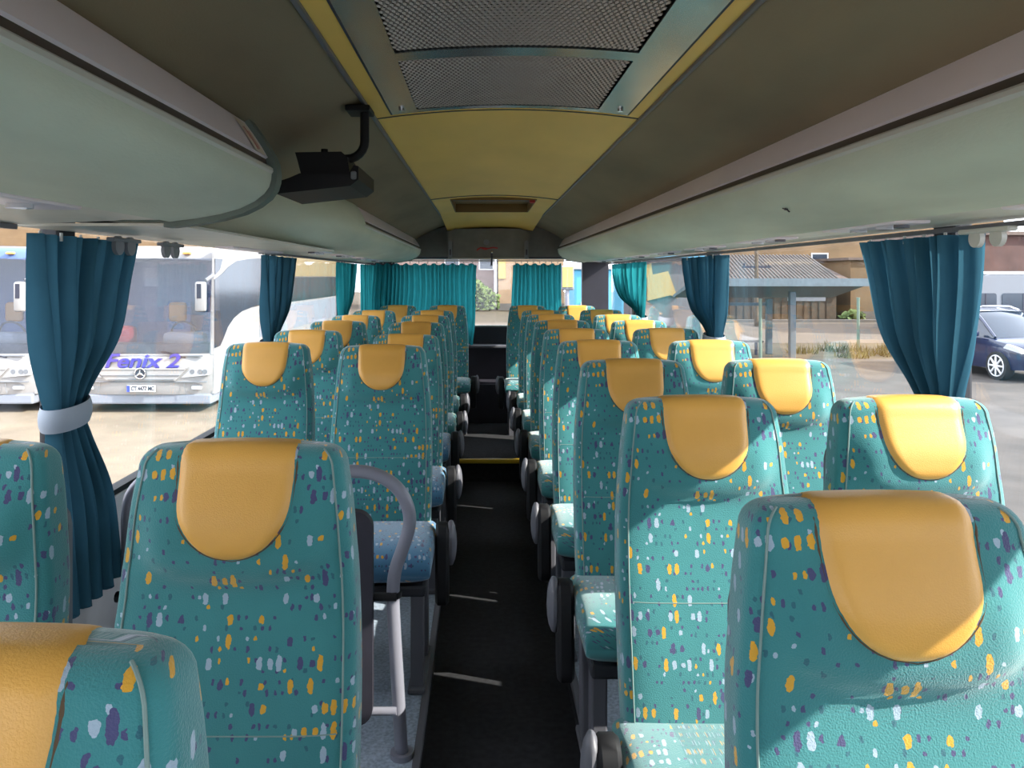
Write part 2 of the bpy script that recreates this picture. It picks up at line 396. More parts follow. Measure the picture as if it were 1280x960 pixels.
# ------------------------------------------------------------------ ceiling
CX, CHW = .083, .420                            # yellow strip: centre and half width
def crown(x): return A + .50 + .030 * max(0, 1 - ((x - CX) / CHW) ** 2)
def crown_plate(x0, x1, y0, y1, dz=0, th=.012, nx=14):
    xs = [x0 + (x1 - x0) * i / nx for i in range(nx + 1)]
    return MB().prism([(x, crown(x) + dz) for x in xs] + [(x, crown(x) + dz + th) for x in xs[::-1]], 'y', y0, y1)
def brown(side):
    pts = []
    for i in range(9):
        t = i / 8
        x0, z0, x1, z1 = ((CX + CHW, .50, .80, .36) if side > 0 else (CX - CHW, .50, -.645, .36))
        pts.append((x0 + (x1 - x0) * t, A + z0 + (z1 - z0) * t + .012 * math.sin(PI * t)))
    pts.append((XR, A + .30) if side > 0 else (XL, A + .30))
    return MB().strip(pts, YF, YR, .012, 1 if side > 0 else -1)
struct('ceiling_right', brown(1), 'brown', 'brown fabric ceiling slope on the bus shelter side', True)
struct('ceiling_left', brown(-1), 'brown', 'brown fabric ceiling slope on the parked coach side', True)
for nm, x in (('trim_4', CX - CHW), ('trim_5', CX + CHW)):
    struct(nm, MB().rbox(x - .006, x + .006, YF, YR, A + .491, A + .503, .003), 'slate', 'thin grey edging along the yellow ceiling strip')
XA, XB = CX - CHW + .004, CX + CHW - .004
PX0, PX1, GX0, GX1 = -.278, .455, -.20, .362
cp = struct('ceiling', crown_plate(XA, XB, 2.445, 5.02), 'yellowpanel', 'yellow ceiling panel behind the roof hatch', True)
for x0, x1 in ((XA, PX0), (PX1, XB)):
    crown_plate(x0, x1, YF, 2.44, nx=3).build('border_strip', 'yellowpanel', cp)
crown_plate(PX0, PX1, 2.405, 2.44, nx=12).build('border_strip', 'yellowpanel', cp)
crown_plate(XA, XB, 2.438, 2.446, -.002, .006).build('joint', 'ink', cp)
crown_plate(XA, XB, 5.015, 5.04, -.003, .008).build('joint', 'ink', cp)
# rear end of the yellow strip, with its air slot
def drooped(mb):
    mb.v = [(x, y, z - .055 * max(0, (y - 6.2) / 1.2)) for x, y, z in mb.v]; return mb
rp = struct('ceiling_rear', drooped(crown_plate(XA, XB, 6.15, 7.50)), 'yellowpanel', 'rear yellow ceiling section with an air slot', True)
for x0, x1 in ((XA, -.21), (.37, XB)): crown_plate(x0, x1, 5.035, 6.15, nx=5).build('border_strip', 'yellowpanel', rp)
crown_plate(-.21, .37, 5.035, 5.16, nx=8).build('border_strip', 'yellowpanel', rp)
MB().box(-.21, .37, 5.16, 6.15, A + .575, A + .585).box(-.212, -.205, 5.16, 6.15, A + .51, A + .58).box(.365, .372, 5.16, 6.15, A + .51, A + .58).box(-.21, .37, 6.14, 6.15, A + .51, A + .58).box(-.21, .37, 5.155, 5.165, A + .51, A + .58).build('air_slot', 'slotbrown', rp)
MB().box(-.2, .36, 5.40, 5.43, A + .53, A + .56).build('slot_bar', 'slate', rp)
MB().rbox(.325, .362, 5.18, 5.24, A + .495, A + .53, .006).build('slot_catch', 'red', rp)

# roof hatch: sheet metal plate with two expanded-metal panels
hat = thing('roof_hatch', 'metal roof hatch with two perforated mesh panels set in the yellow ceiling', 'roof hatch', (.09, 1.5, A + .5))
HY0, HY1 = .30, 2.402
crown_plate(PX0, GX0, HY0, HY1, -.004, .006, 6).build('side_plate', 'metal', hat, True)
crown_plate(GX1, PX1, HY0, HY1, -.004, .006, 6).build('side_plate', 'metal', hat, True)
crown_plate(GX0, GX1, 2.365, HY1, -.004, .006).build('end_plate', 'metal', hat, True)
crown_plate(GX0, GX1, 1.765, 1.83, -.005, .006).build('cross_bar', 'metal', hat, True)
crown_plate(PX0, PX1, HY0, HY1, .035, .006).build('backing', 'black', hat)
def hexmesh(y0, y1):
    mb = MB(); px, py = .0125, .0165
    nx = int((GX1 - GX0) / px); ny = int((y1 - y0) / py)
    R = [(math.cos(PI / 6 + k * PI / 3) * px / 1.732, math.sin(PI / 6 + k * PI / 3) * py / 1.5) for k in range(6)]
    for j in range(ny):
        for i in range(nx):
            cx = GX0 + (i + .5 + (.5 if j % 2 else 0)) * px; cy = y0 + (j + .5) * py
            if cx > GX1 - px * .5: continue
            z = crown(cx) - .003; k = len(mb.v)
            for q in R: mb.v.append((cx + q[0], cy + q[1], z))
            for q in R: mb.v.append((cx + q[0] * .74, cy + q[1] * .74, z + .0045))
            for a in range(6): mb.f.append((k + a, k + (a + 1) % 6, k + 6 + (a + 1) % 6, k + 6 + a))
    return mb
for y0, y1 in ((HY0, 1.765), (1.83, 2.365)):
    tag(hexmesh(y0, y1).build('perforated_mesh', 'mesh', hat, fix=False), kind='stuff')
for x, y in ((-.243, 2.33), (.42, 2.33)):
    b = MB().cyl((x, y, crown(x) - .008), (0, 0, 1), .009, .008, 12).build('bolt', 'chrome', hat, True)
# dark gasket round the hatch
crown_plate(PX0 - .006, PX0, HY0, HY1 + .004, -.003, .006, 2).build('gasket', 'ink', hat)
crown_plate(PX1, PX1 + .006, HY0, HY1 + .004, -.003, .006, 2).build('gasket', 'ink', hat)
crown_plate(PX0, PX1, HY1, HY1 + .005, -.003, .006).build('gasket', 'ink', hat)

# ------------------------------------------------------------------ luggage racks (profiles relative to the eye, right side)
PR_TOP = [(.805, .372), (.785, .345), (.763, .312), (.748, .286)]
PR_SLOT = [(.754, .284), (.750, .266)]
PR_RAIL = [(.744, .266), (.736, .260), (.735, .252), (.739, .246)]
PR_BELLY = [(.739, .247), (.740, .232), (.745, .215), (.757, .198), (.780, .180), (.815, .163), (.865, .149), (.92, .139), (.985, .131)]
PR_UNDER = [(.985, .131), (1.0, .136), (1.10, .136), (1.12, .134), (1.24, .132)]
def mapped(pts, side, dx=0): return [((x, A + z) if side > 0 else (.15 - x + dx, A + z)) for x, z in pts]
def rack_body(t, side, dx, y0, y1):
    g = 1 if side > 0 else -1
    MB().strip(mapped(PR_TOP, side, dx), y0, y1, .008, g).build('light_diffuser', 'lilac', t, True)
    MB().strip(mapped(PR_SLOT, side, dx), y0, y1, .012, g).build('shadow_gap', 'slot', t)
    MB().strip(mapped(PR_RAIL, side, dx), y0, y1, .008, g).build('edge_rail', 'rail', t, True)
    MB().strip(mapped(PR_BELLY, side, dx), y0, y1, .010, g).build('upholstered_panel', 'sage', t, True, 60)
    und = mapped(PR_UNDER, side, dx)
    if dx: und = [und[0], und[1], und[2], und[3], (XL + .005, A + .124)]
    elif side < 0: und[-1] = (XL + .005, A + .124)
    MB().strip(und, y0, y1, .008, g).build('underside_panel', 'cream', t)
    # glossy service strip with lamps and nozzles
    xc = (und[1][0] + und[2][0]) / 2; zb = A + .134
    y = y0 + .35
    while y < y1 - .3:
        u = MB().rbox(xc - .045, xc + .045, y - .20, y + .20, zb - .006, zb + .006, .005).build('service_unit', 'lilac', t, True)
        for dy in (-.07, .07):
            MB().cyl((xc, y + dy, zb - .008), (0, 0, 1), .022, .012, 14).build('reading_lamp', 'lens', u, True)
        MB().cyl((xc, y - .15, zb - .008), (0, 0, 1), .018, .012, 12).build('air_nozzle', 'slate', u, True)
        y += .78
    xr = und[-1][0] - g * .035
    MB().box(xr - .008, xr + .008, y0 + .02, y1 - .02, A + .112, A + .124).build('curtain_rail', 'slate', t)
def rim(t, side, dx, y0, y1, grow, m='sagedark'):
    full = mapped(PR_TOP + [(.742, .27)] + PR_BELLY + [(1.0, .131)], side, dx)
    n = len(full); inn, out = [], []
    g = 1 if side > 0 else -1
    for i in range(n):
        a = Vector(full[max(i - 1, 0)]); b = Vector(full[min(i + 1, n - 1)]); tt = (b - a).normalized()
        nx, nz = tt.y * g, -tt.x * g
        out.append((full[i][0] + nx * grow, full[i][1] + nz * grow)); inn.append((full[i][0] - nx * .01, full[i][1] - nz * .01))
    MB().prism(out + inn[::-1], 'y', y0, y1).build('end_rim', m, t, True)
    poly = full + [(XR - .02 if side > 0 else XL + .02, A + .14), (XR - .02 if side > 0 else XL + .02, A + .30)]
    MB().prism(poly, 'y', (y0 + y1) / 2 - .006, (y0 + y1) / 2 + .006).build('end_cap', m, t)

rk = thing('luggage_rack', 'long overhead luggage rack on the bus shelter side with lilac light strip', 'luggage rack', (1.0, 3.0, A + .12))
rack_body(rk, 1, 0, -1.4, 7.42); rim(rk, 1, 0, 7.42, 7.45, .006)
sm = MB()
for k in range(7):
    a = random.uniform(0, 2 * PI); r = random.uniform(.010, .022)
    sm.tube([(.790, 1.985, A + .171), (.790 + .5 * r * math.cos(a), 1.985 + r * math.sin(a), A + .1705 - .3 * r * math.cos(a))], .0016, 5)
sm.build('scuff_mark', 'ink', rk)
rk2 = thing('luggage_rack', 'deep luggage rack section ending in a grey rim with a warning sticker', 'luggage rack', (-.9, .3, A + .12))
NDX = .082
rack_body(rk2, -1, NDX, -1.4, 1.86); rim(rk2, -1, NDX, 1.855, 1.90, .013)
# sticker on the light strip
def on_diff(t, y): 
    p = lerpk([(i / 3, *q) for i, q in enumerate(mapped(PR_TOP, -1, NDX))], t); return (p[0] + .0016, y, p[1] - .0010)
def patch(y0, y1, t0, t1, lift=0, n=6):
    rows = []
    for y in (y0, y1): rows.append([tuple(Vector(on_diff(t0 + (t1 - t0) * i / n, y)) + Vector((.0035 + lift, 0, -.0024 - lift * .6))) for i in range(n + 1)])
    return MB().grid(rows)
sk = patch(1.745, 1.825, .05, .95).build('warning_sticker', 'sticker', rk2)
patch(1.775, 1.787, .25, .85, .0006).build('red_line', 'red', sk)
patch(1.795, 1.802, .35, .80, .0006).build('red_line', 'red', sk)
patch(1.760, 1.765, .30, .60, .0006).build('red_line', 'red', sk)
rk3 = thing('luggage_rack', 'rear luggage rack with a bulging rounded sage green end behind the hanging monitor', 'luggage rack', (-.9, 5.0, A + .12))
rack_body(rk3, -1, 0, 3.86, 7.42); rim(rk3, -1, 0, 7.42, 7.45, .006)
prof = mapped([(.83, .375), (.800, .370), (.775, .345), (.752, .305), (.737, .262)] + PR_BELLY[1:] + [(1.06, .127)], -1)
rows = []
for i in range(25):
    y = 2.62 + (3.90 - 2.62) * (1 - math.cos(PI / 2 * i / 24))
    g = max(0, 1 - ((3.90 - y) / 1.285) ** 2.4) ** (1 / 2.4)
    rows.append([(XL + .01 + (x - XL - .01) * g, y, z if g > .02 else z) for x, z in prof])
MB().grid(rows).build('rounded_end', 'sage', rk3, True, 180)
MB().box(XL, -.75, 1.9, 3.9, A + .124, A + .131).build('underside_panel', 'cream', rk3)
MB().rbox(XL + .05, XL + .13, 3.2, 4.0, A + .116, A + .126, .004).build('service_unit', 'lilac', rk3)

# coat hooks under the rack edge
def coat_hook(x, y, label, group, m='greyplastic'):
    t = thing('coat_hook', label, 'hook', (x, y, A + .124), group)
    MB().rbox(x - .012, x + .012, y - .09, y + .09, A + .100, A + .1115, .004).build('bracket', m, t)
    for d in (-.04, .035):
        MB().cyl((x, y + d, A + .089), (1, 0, 0), .022 if m == 'rail' else .028, .012, 20).build('hook_lobe', m, t, True)
coat_hook(-1.06, 2.28, 'grey double coat hook at the near curtain on the parked coach side', None)
coat_hook(-1.06, 2.62, 'grey double coat hook over the pane that shows the lettered coach', None)
coat_hook(1.17, 1.78, 'pale coat hook above the blue curtain on the bus shelter side', None, 'rail')

# panel above the rear window
rp_ = thing('rear_header_panel', 'rounded dark grey panel above the rear window between the racks', 'panel', (.065, 7.5, A + .17))
def rr(x0, x1, z0, z1, r, n=5, corners=(1, 1, 1, 1)):
    pts = []
    for k, (cx, cz, a0) in enumerate(((x1 - r, z1 - r, 0), (x0 + r, z1 - r, PI / 2), (x0 + r, z0 + r, PI), (x1 - r, z0 + r, 1.5 * PI))):
        if corners[k]: pts += [(cx + r * math.cos(a0 + PI / 2 * i / n), cz + r * math.sin(a0 + PI / 2 * i / n)) for i in range(n + 1)]
        else: pts.append({0: (x1, z1), 1: (x0, z1), 2: (x0, z0), 3: (x1, z0)}[k])
    return pts
MB().prism(rr(-.325, .455, A + .172, A + .455, .09, 6, (1, 1, 0, 0)), 'y', 7.38, 7.60).build('board', 'rearpanel', rp_, True)
for x in (-.30, .43):
    sc_ = MB().prism(rr(x - .018, x + .018, A + .165, A + .34, .017, 4), 'y', 7.345, 7.38).build('side_strip', 'greyplastic', rp_, True)
    MB().rbox(x - .006, x + .006, 7.335, 7.345, A + .20, A + .255, .004).build('slot_hole', 'ink', sc_)
MB().cyl((.045, 7.376, A + .325), (0, 1, 0), .028, .012, 18).build('round_badge', 'greyplastic', rp_, True)
for q in ([(-.04, .253), (-.01, .272), (.03, .268), (.06, .262)], [(-.045, .243), (-.03, .262)], [(.06, .262), (.11, .274), (.155, .266)], [(.0, .268), (.03, .256), (.055, .258)]):
    MB().tube([(x, 7.376, A + z) for x, z in q], .007, 6).build('red_script', 'red', rp_, True)
MB().rbox(-.32, .45, 7.36, 7.39, A + .158, A + .172, .004).build('bottom_rail', 'rail', rp_)
MB().tube([(.098, 7.37, A + .235), (.098, 7.365, A + .17), (.096, 7.365, A + .10)], .009, 8).build('release_handle', 'ink', rp_, True)
MB().sphere((.1, 7.37, A + .225), .014).build('release_knob', 'chrome', rp_, True)

# monitor on its ceiling bracket
mo = thing('hanging_monitor', 'black monitor on a bent tube hanging from the brown ceiling', 'monitor', (-.335, 2.2, A + .45))
mz = A + .455
MB().rbox(-.385, -.315, 2.16, 2.26, mz + .012, mz + .028, .004).build('ceiling_plate', 'black', mo)
pts = [(-.335, 2.2, mz + .02), (-.335, 2.2, A + .40)] + [(-.335 - .05 * (1 - math.cos(a)), 2.2, A + .385 - .05 * math.sin(a)) for a in [PI / 2 * i / 6 for i in range(7)]] + [(-.42, 2.2, A + .335)]
MB().tube(pts, .013, 12).build('bent_tube', 'black', mo, True)
MB().prism([(-.525, A + .348), (-.395, A + .350), (-.378, A + .335), (-.370, A + .28), (-.505, A + .275), (-.518, A + .325)], 'y', 2.16, 2.30).build('mount_box', 'black', mo)
MB().prism([(-.570, A + .228), (-.365, A + .250), (-.342, A + .268), (-.342, A + .305), (-.355, A + .308), (-.37, A + .282), (-.505, A + .285), (-.535, A + .272), (-.578, A + .258)], 'y', 2.13, 2.44).build('screen_case', 'black', mo)
MB().rbox(-.362, -.347, 2.12, 2.14, A + .268, A + .290, .004).build('latch', 'greyplastic', mo)
MB().cyl((-.45, 2.2, A + .353), (0, 0, 1), .010, .02, 12).build('bolt', 'black', mo, True)

# ------------------------------------------------------------------ seats (local: origin on the platform below the headrest, facing -y)
BK = [  # height, half width, front y, rear y
    (.40, .180, -.120, -.030), (.50, .187, -.128, -.020), (.62, .189, -.112, .005), (.76, .188, -.076, .034), (.87, .184, -.044, .052),
    (.915, .181, -.034, .060), (.948, .179, -.031, .064), (.985, .175, -.028, .068), (1.04, .170, -.024, .072), (1.08, .165, -.019, .074), (1.112, .160, -.012, .074)]
def S(t): t = max(0, min(1, t)); return t * t * (3 - 2 * t)
def lip(x, h):
    """head section standing proud of the back, its lower edge following the pad"""
    return -.021 * S((h - .930 - 1.6 * x * x) / .030) * (1 - S((abs(x) - .105) / .06)) * (1 - S((h - 1.02) / .09))
def back_rows():
    out = []
    hs = [.40 + (1.112 - .40) * i / 44 for i in range(45)]
    for h in hs:
        a, f, r = smoothk(BK, h); out.append((h, a * 1.04, f, r))
    a0, f0, r0 = out[-1][1:]
    for i in range(1, 8):
        t = PI / 2 * i / 7
        out.append((1.112 + .032 * math.sin(t), a0 - .032 * (1 - math.cos(t)), f0 + .032 * (1 - math.cos(t)), r0 - .032 * (1 - math.cos(t))))
    return out
ROWS = back_rows()
def sup(a, f, r, n, th, e=5.0):
    c, s = math.cos(th), math.sin(th)
    x = a * math.copysign(abs(c) ** (2 / e), c); b = (r - f) / 2; y = (f + r) / 2 + b * math.copysign(abs(s) ** (2 / e), s)
    return x, y
NL = 64
def crown_seat(x, h): return .007 * (1 - (x / .15) ** 2) * max(0, min(1, (h - 1.0) / .12))
def backrest_mesh():
    mb = MB(); mb.uv = []; rows = []; vv = 0; prev = None
    for (h, a, f, r) in ROWS:
        row = []
        for k in range(NL):
            x, y = sup(a, f, r, NL, -PI / 2 + 2 * PI * k / NL)
            if y < (f + r) / 2: y += lip(x, h)
            row.append((x, y, h + crown_seat(x, h)))
        rows.append(row)
    for i, row in enumerate(rows):
        h, a, f, r = ROWS[i]
        if prev: vv += math.hypot(h - prev[0], f - prev[2])
        prev = ROWS[i]
        us = [0.0]
        for k in range(1, NL // 2 + 1): us.append(us[-1] + math.dist(row[k][:2], row[k - 1][:2]))
        us2 = [0.0]
        for k in range(1, NL // 2): us2.append(us2[-1] - math.dist(row[-k][:2], row[(-k + 1) % NL][:2]))
        for k in range(NL): mb.uv.append(((us[k] if k <= NL // 2 else us2[NL - k]) + .5, vv + .1))
    mb.grid(rows, wrap=True)
    k = len(mb.v); n0 = (len(rows) - 1) * NL
    mb.f.append(tuple(range(n0, n0 + NL))); mb.f.append(tuple(range(NL))[::-1])
    return mb
def front_path():
    """centre line of the front of the backrest, over the top and down the back"""
    p = [(f + lip(0, h), h + crown_seat(0, h)) for h, a, f, r in ROWS]
    p += [(p[-1][0] + (ROWS[-1][3] - ROWS[-1][2]) * i / 4, p[-1][1]) for i in range(1, 5)]
    p += [(r, h + crown_seat(0, h)) for h, a, f, r in ROWS[::-1][1:14]]
    return p
FP = front_path()
def along(path, s):
    for a, b in zip(path, path[1:]):
        d = math.dist(a, b)
        if s <= d or b is path[-1]:
            t = s / max(d, 1e-9); return (a[0] + (b[0] - a[0]) * t, a[1] + (b[1] - a[1]) * t), (b[0] - a[0], b[1] - a[1])
        s -= d
def headrest_mesh():
    mb = MB(); rows = []; uvs = []
    s0 = 0
    for a, b in zip(FP, FP[1:]):
        if a[1] >= .979: break
        s0 += math.dist(a, b)
    NS, NT, LEN, RB = 20, 34, .36, .095
    for i in range(NT + 1):
        q = i / NT; s = LEN * q ** 1.25
        hw = .090 * (max(0, 1 - max(0, (RB - s) / RB) ** 2.1) ** .52) if s < RB else .090
        hw = max(hw, .004) + .006 * min(1, max(0, (s - .05) / .14))
        (y, z), d = along(FP, s0 + s); L_ = math.hypot(*d) or 1; nx, nz = -d[1] / L_, d[0] / L_
        row = []
        for j in range(NS + 1):
            u = -1 + 2 * j / NS
            e = min(1, (1 - abs(u)) * hw / .018) ; eb = min(1, s / .020)
            o = -.004 + (.013 - .007 * min(1, max(0, (s - .12) / .08))) * math.sin(PI / 2 * e) ** .6 * math.sin(PI / 2 * eb) ** .6
            row.append((u * hw, y + nx * o, z + nz * o - .007 * (u * hw / .15) ** 2 * (1 if s > .05 else 0)))
            uvs.append((u * hw, s))
        rows.append(row)
    mb.grid(rows); mb.uv = uvs
    off = Vector((0, -.0020, 0))
    edge = [Vector(r[-1]) for r in rows[::-1][6:]] + [Vector(r[0]) for r in rows[1:-6]]
    return mb, MB().tube([p + off for p in edge], .0024, 6)
def piping_mesh():
    mb = MB()
    for sx in (-1, 1):
        pts = []
        for (h, a, f, r) in ROWS[2:50]:
            x = sx * a * .90; b = (r - f) / 2; y = (f + r) / 2 - b * (1 - .90 ** 5) ** .2
            pts.append((x, y - .0012 + lip(x, h), h + crown_seat(x, h)))
        mb.tube(pts, .0017, 6)
    h = .735; a, f, r = smoothk(BK, h); a *= 1.04; b = (r - f) / 2; pts = []
    for i in range(13):
        u = -.86 + 1.72 * i / 12; pts.append((u * a, (f + r) / 2 - b * (1 - abs(u) ** 5) ** .2, h))
    mb.tube(pts, .0012, 5)
    return mb
def cushion_mesh():
    mb = MB(); uvs = []; rows = []; W = .218
    prof = []                                  # (y, top z, bottom z) from rear to nose
    for i in range(15):
        t = i / 14; y = -.09 - .385 * t
        top = .505 + .012 * math.sin(PI * t) + .006 * t; bot = .395
        if t > .72:
            k = (t - .72) / .28; y = -.09 - .385 * .72 - .105 * math.sin(PI / 2 * k)
            drop = .062 * (1 - math.cos(PI / 2 * k)); top -= drop; bot += drop * .55
        prof.append((y, top, bot))
    vv = 0; pr = None
    for (y, top, bot) in prof:
        row = []; h = (top - bot) / 2; zc = (top + bot) / 2
        if pr: vv += math.hypot(y - pr[0], top - pr[1])
        pr = (y, top); us = 0; last = None
        for k in range(32):
            th = PI / 2 - 2 * PI * k / 32; c, s = math.cos(th), math.sin(th); e = 4.5
            x = W * math.copysign(abs(c) ** (2 / e), c); z = zc + h * math.copysign(abs(s) ** (2 / e), s)
            if s > 0: z += .008 * abs(x / W) ** 3
            row.append((x, y, z))
            if last: us += math.dist(last, (x, z))
            last = (x, z); uvs.append((us, vv + .3))
        rows.append(row)
    mb.grid(rows, wrap=True, closed=True); mb.uv = uvs
    return mb

PROTO = {}
def seat_proto(arm):
    t = thing('coach_seat', 'x', 'seat')
    bk = backrest_mesh().build('backrest', 'fabric', t, True, 180); piping_mesh().build('piping', 'piping', bk, True)
    hm, hs_ = headrest_mesh(); hr = hm.build('headrest', 'leather', t, True, 180); hs_.build('seam', 'seam', hr, True)
    cushion_mesh().build('seat_cushion', 'fabric', t, True, 70)
    MB().rbox(-.20, .20, -.44, -.04, .355, .395, .01).build('seat_frame', 'dark', t)
    MB().prism(rr(-.17, .17, .42, 1.05, .05, 4), 'y', .066, .078).build('back_shell', 'slate', t)
    lx = .165 * arm if arm else 0
    MB().rbox(lx - .022, lx + .022, -.36, -.29, 0, .36, .006).build('leg', 'slate', t)
    MB().rbox(lx - .022, lx + .022, -.15, -.08, 0, .36, .006).build('leg', 'slate', t)
    MB().rbox(lx - .03, lx + .03, -.38, -.06, 0, .02, .006).build('foot_plate', 'slate', t)
    if arm:
        ax = .245 * arm
        def capsule(x0, x1, yc, z0, z1, hw, tilt):
            n = 8; poly = [(yc + hw * math.cos(a), z1 - hw + hw * math.sin(a)) for a in [PI * i / n for i in range(n + 1)]] + [(yc + hw * math.cos(a), z0 + hw + hw * math.sin(a)) for a in [PI + PI * i / n for i in range(n + 1)]]
            poly = [(y + (z - z1) * tilt, z) for y, z in poly]
            xm = (x0 + x1) / 2; s = [(-1, .82), (-.6, 1), (.6, 1), (1, .82)]; cy = yc; cz = (z0 + z1) / 2
            rows = [[(xm + (x1 - x0) / 2 * q, cy + (y - cy) * k, cz + (z - cz) * (1 - (1 - k) * .3)) for y, z in poly] for q, k in s]
            return MB().grid(rows, wrap=True, closed=True)
        ar = capsule(ax - .024, ax + .024, -.20, .245, .53, .045, .12).build('armrest', 'black', t, True)
        x1 = ax + .030 * arm
        MB().sphere((x1, -.20, .455), .055, 14, 8, (.40, .80, 1.5)).build('pivot_cover', 'slate', ar, True)
        MB().cyl((ax - .03 * arm, -.19, .47), (1, 0, 0), .016, .05, 12).build('pivot_pin', 'chrome', ar, True)
    return t

def place_seat(kind, x, y, label, rec=0, dz=0, blue_cushion=False, teal_back=None, rz=0):
    if kind not in PROTO:
        PROTO[kind] = seat_proto({'L': 1, 'R': -1, 'W': 0}[kind]); o = PROTO[kind]
    else: o = dup(PROTO[kind])
    o.location = (x, y, PLAT + dz); o['label'] = label; o['group'] = 'teal coach seats facing forward'
    o.rotation_euler = (0, 0, math.radians(rz))
    for ch in o.children:
        base = ch.name.split('.')[0]
        if rec and base in ('backrest', 'headrest', 'back_shell'):
            R = Matrix.Translation((0, -.10, .45)) @ Matrix.Rotation(math.radians(-rec), 4, 'X') @ Matrix.Translation((0, .10, -.45))
            ch.matrix_local = R
        if blue_cushion and base == 'seat_cushion':
            ch.data = ch.data.copy(); ch.data.materials[0] = T['fabric_blue']
    return o
ORD = ['rearmost', 'second', 'third', 'fourth', 'fifth', 'sixth', 'seventh', 'eighth', 'ninth', 'tenth']
def row_words(i): return 'rearmost row' if i == 0 else ORD[i] + ' row from the rear wall'
RA, RWX, LA, LWX = .488, .957, -.386, -.864
R_rows = [7.0, 6.12, 5.38, 4.65, 3.93, 3.20, 2.46, 1.69, .915, .13]
for i, y in enumerate(R_rows):
    last = i == 0
    place_seat('R', RA if not last else .42, y, 'aisle seat on the bus shelter side, %s' % row_words(i), rec=(0, 2, 0, -1, 1, 0, 0, 0, 0, 0)[i], dz=.0)
    place_seat('W', RWX if not last else .87, y + (.0 if i != 4 else .03), 'window seat on the bus shelter side, %s' % row_words(i), rec=(0, 0, 1, 0, 1, 0, 0, 0, 0, 0)[i])
L_rows = [(7.05, -.315, -.77, 0, 0), (6.0, LA, LWX + .02, 0, 0), (5.25, LA, LWX, 0, 0), (4.60, LA - .01, LWX, 4, 0), (3.80, LA, LWX, 9, 0), (2.98, LA, LWX, 0, 0), (1.225, LA, LWX, 0, 0), (.545, LA, LWX, 0, 0)]
lw = ['rearmost row', 'second row from the rear wall', 'third row from the rear wall', 'fourth row from the rear wall', 'fifth row from the rear wall, leaning back', 'first row behind the curved grab rail', 'row just ahead of the grab rail', 'second row ahead of the grab rail']
for i, (y, xa, xw, ra, rw_) in enumerate(L_rows):
    place_seat('L', xa, y, 'aisle seat on the parked coach side, %s' % lw[i], rec=ra, blue_cushion=(i in (3, 4, 5)))
    place_seat('W', xw, y + (.10 if i == 5 else 0), 'window seat on the parked coach side, %s' % lw[i].replace(', leaning back', ''), rec=rw_)

# ------------------------------------------------------------------ grab rail with modesty panel
gr = thing('grab_rail', 'bent grey grab rail with a dark modesty panel beside the stairwell', 'grab rail', (-.65, 2.27, PLAT))
GY = 2.27
ctrl = [(-1.045, PLAT), (-1.045, .70), (-1.045, .84), (-1.03, .90), (-.99, .94), (-.94, .96), (-.88, .963), (-.6, .963), (-.40, .963), (-.33, .958), (-.275, .935), (-.235, .895), (-.214, .84), (-.216, .79), (-.235, .73), (-.255, .67), (-.262, .60), (-.258, .50), (-.248, .33), (-.236, PLAT)]
pts = []
for a, b, c, d in zip([ctrl[0]] + ctrl, ctrl, ctrl[1:], ctrl[2:] + [ctrl[-1]]):
    for k in range(4):
        t = k / 4; q = [.5 * (2 * b[m] + (c[m] - a[m]) * t + (2 * a[m] - 5 * b[m] + 4 * c[m] - d[m]) * t * t + (3 * b[m] - a[m] - 3 * c[m] + d[m]) * t ** 3) for m in (0, 1)]
        pts.append((q[0], GY, q[1]))
pts.append((ctrl[-1][0], GY, PLAT))
MB().tube(pts, .0195, 14).build('tube', 'steel', gr, True, 180)
for x in (-1.045, -.236): MB().cyl((x, GY, PLAT + .008), (0, 0, 1), .034, .016, 18).build('floor_flange', 'steel', gr, True)
mp_ = MB().prism(rr(-.99, -.315, .24, .86, .05, 5), 'y', GY - .055, GY - .025).build('modesty_panel', 'purple', gr, True)
for z in (.265, .60): MB().cyl((-.292, GY - .02, z), (1, 0, 0), .012, .085, 10).build('bracket', 'steel' if z < .4 else 'black', gr, True)
for z in (.60,):
    MB().cyl((-1.02, GY - .02, z), (1, 0, 0), .016, .10, 10).build('bracket', 'black', gr, True)
MB().cyl((-.2585, GY, .60), (0, 0, 1), .0225, .016, 14).build('clamp', 'black', gr, True)

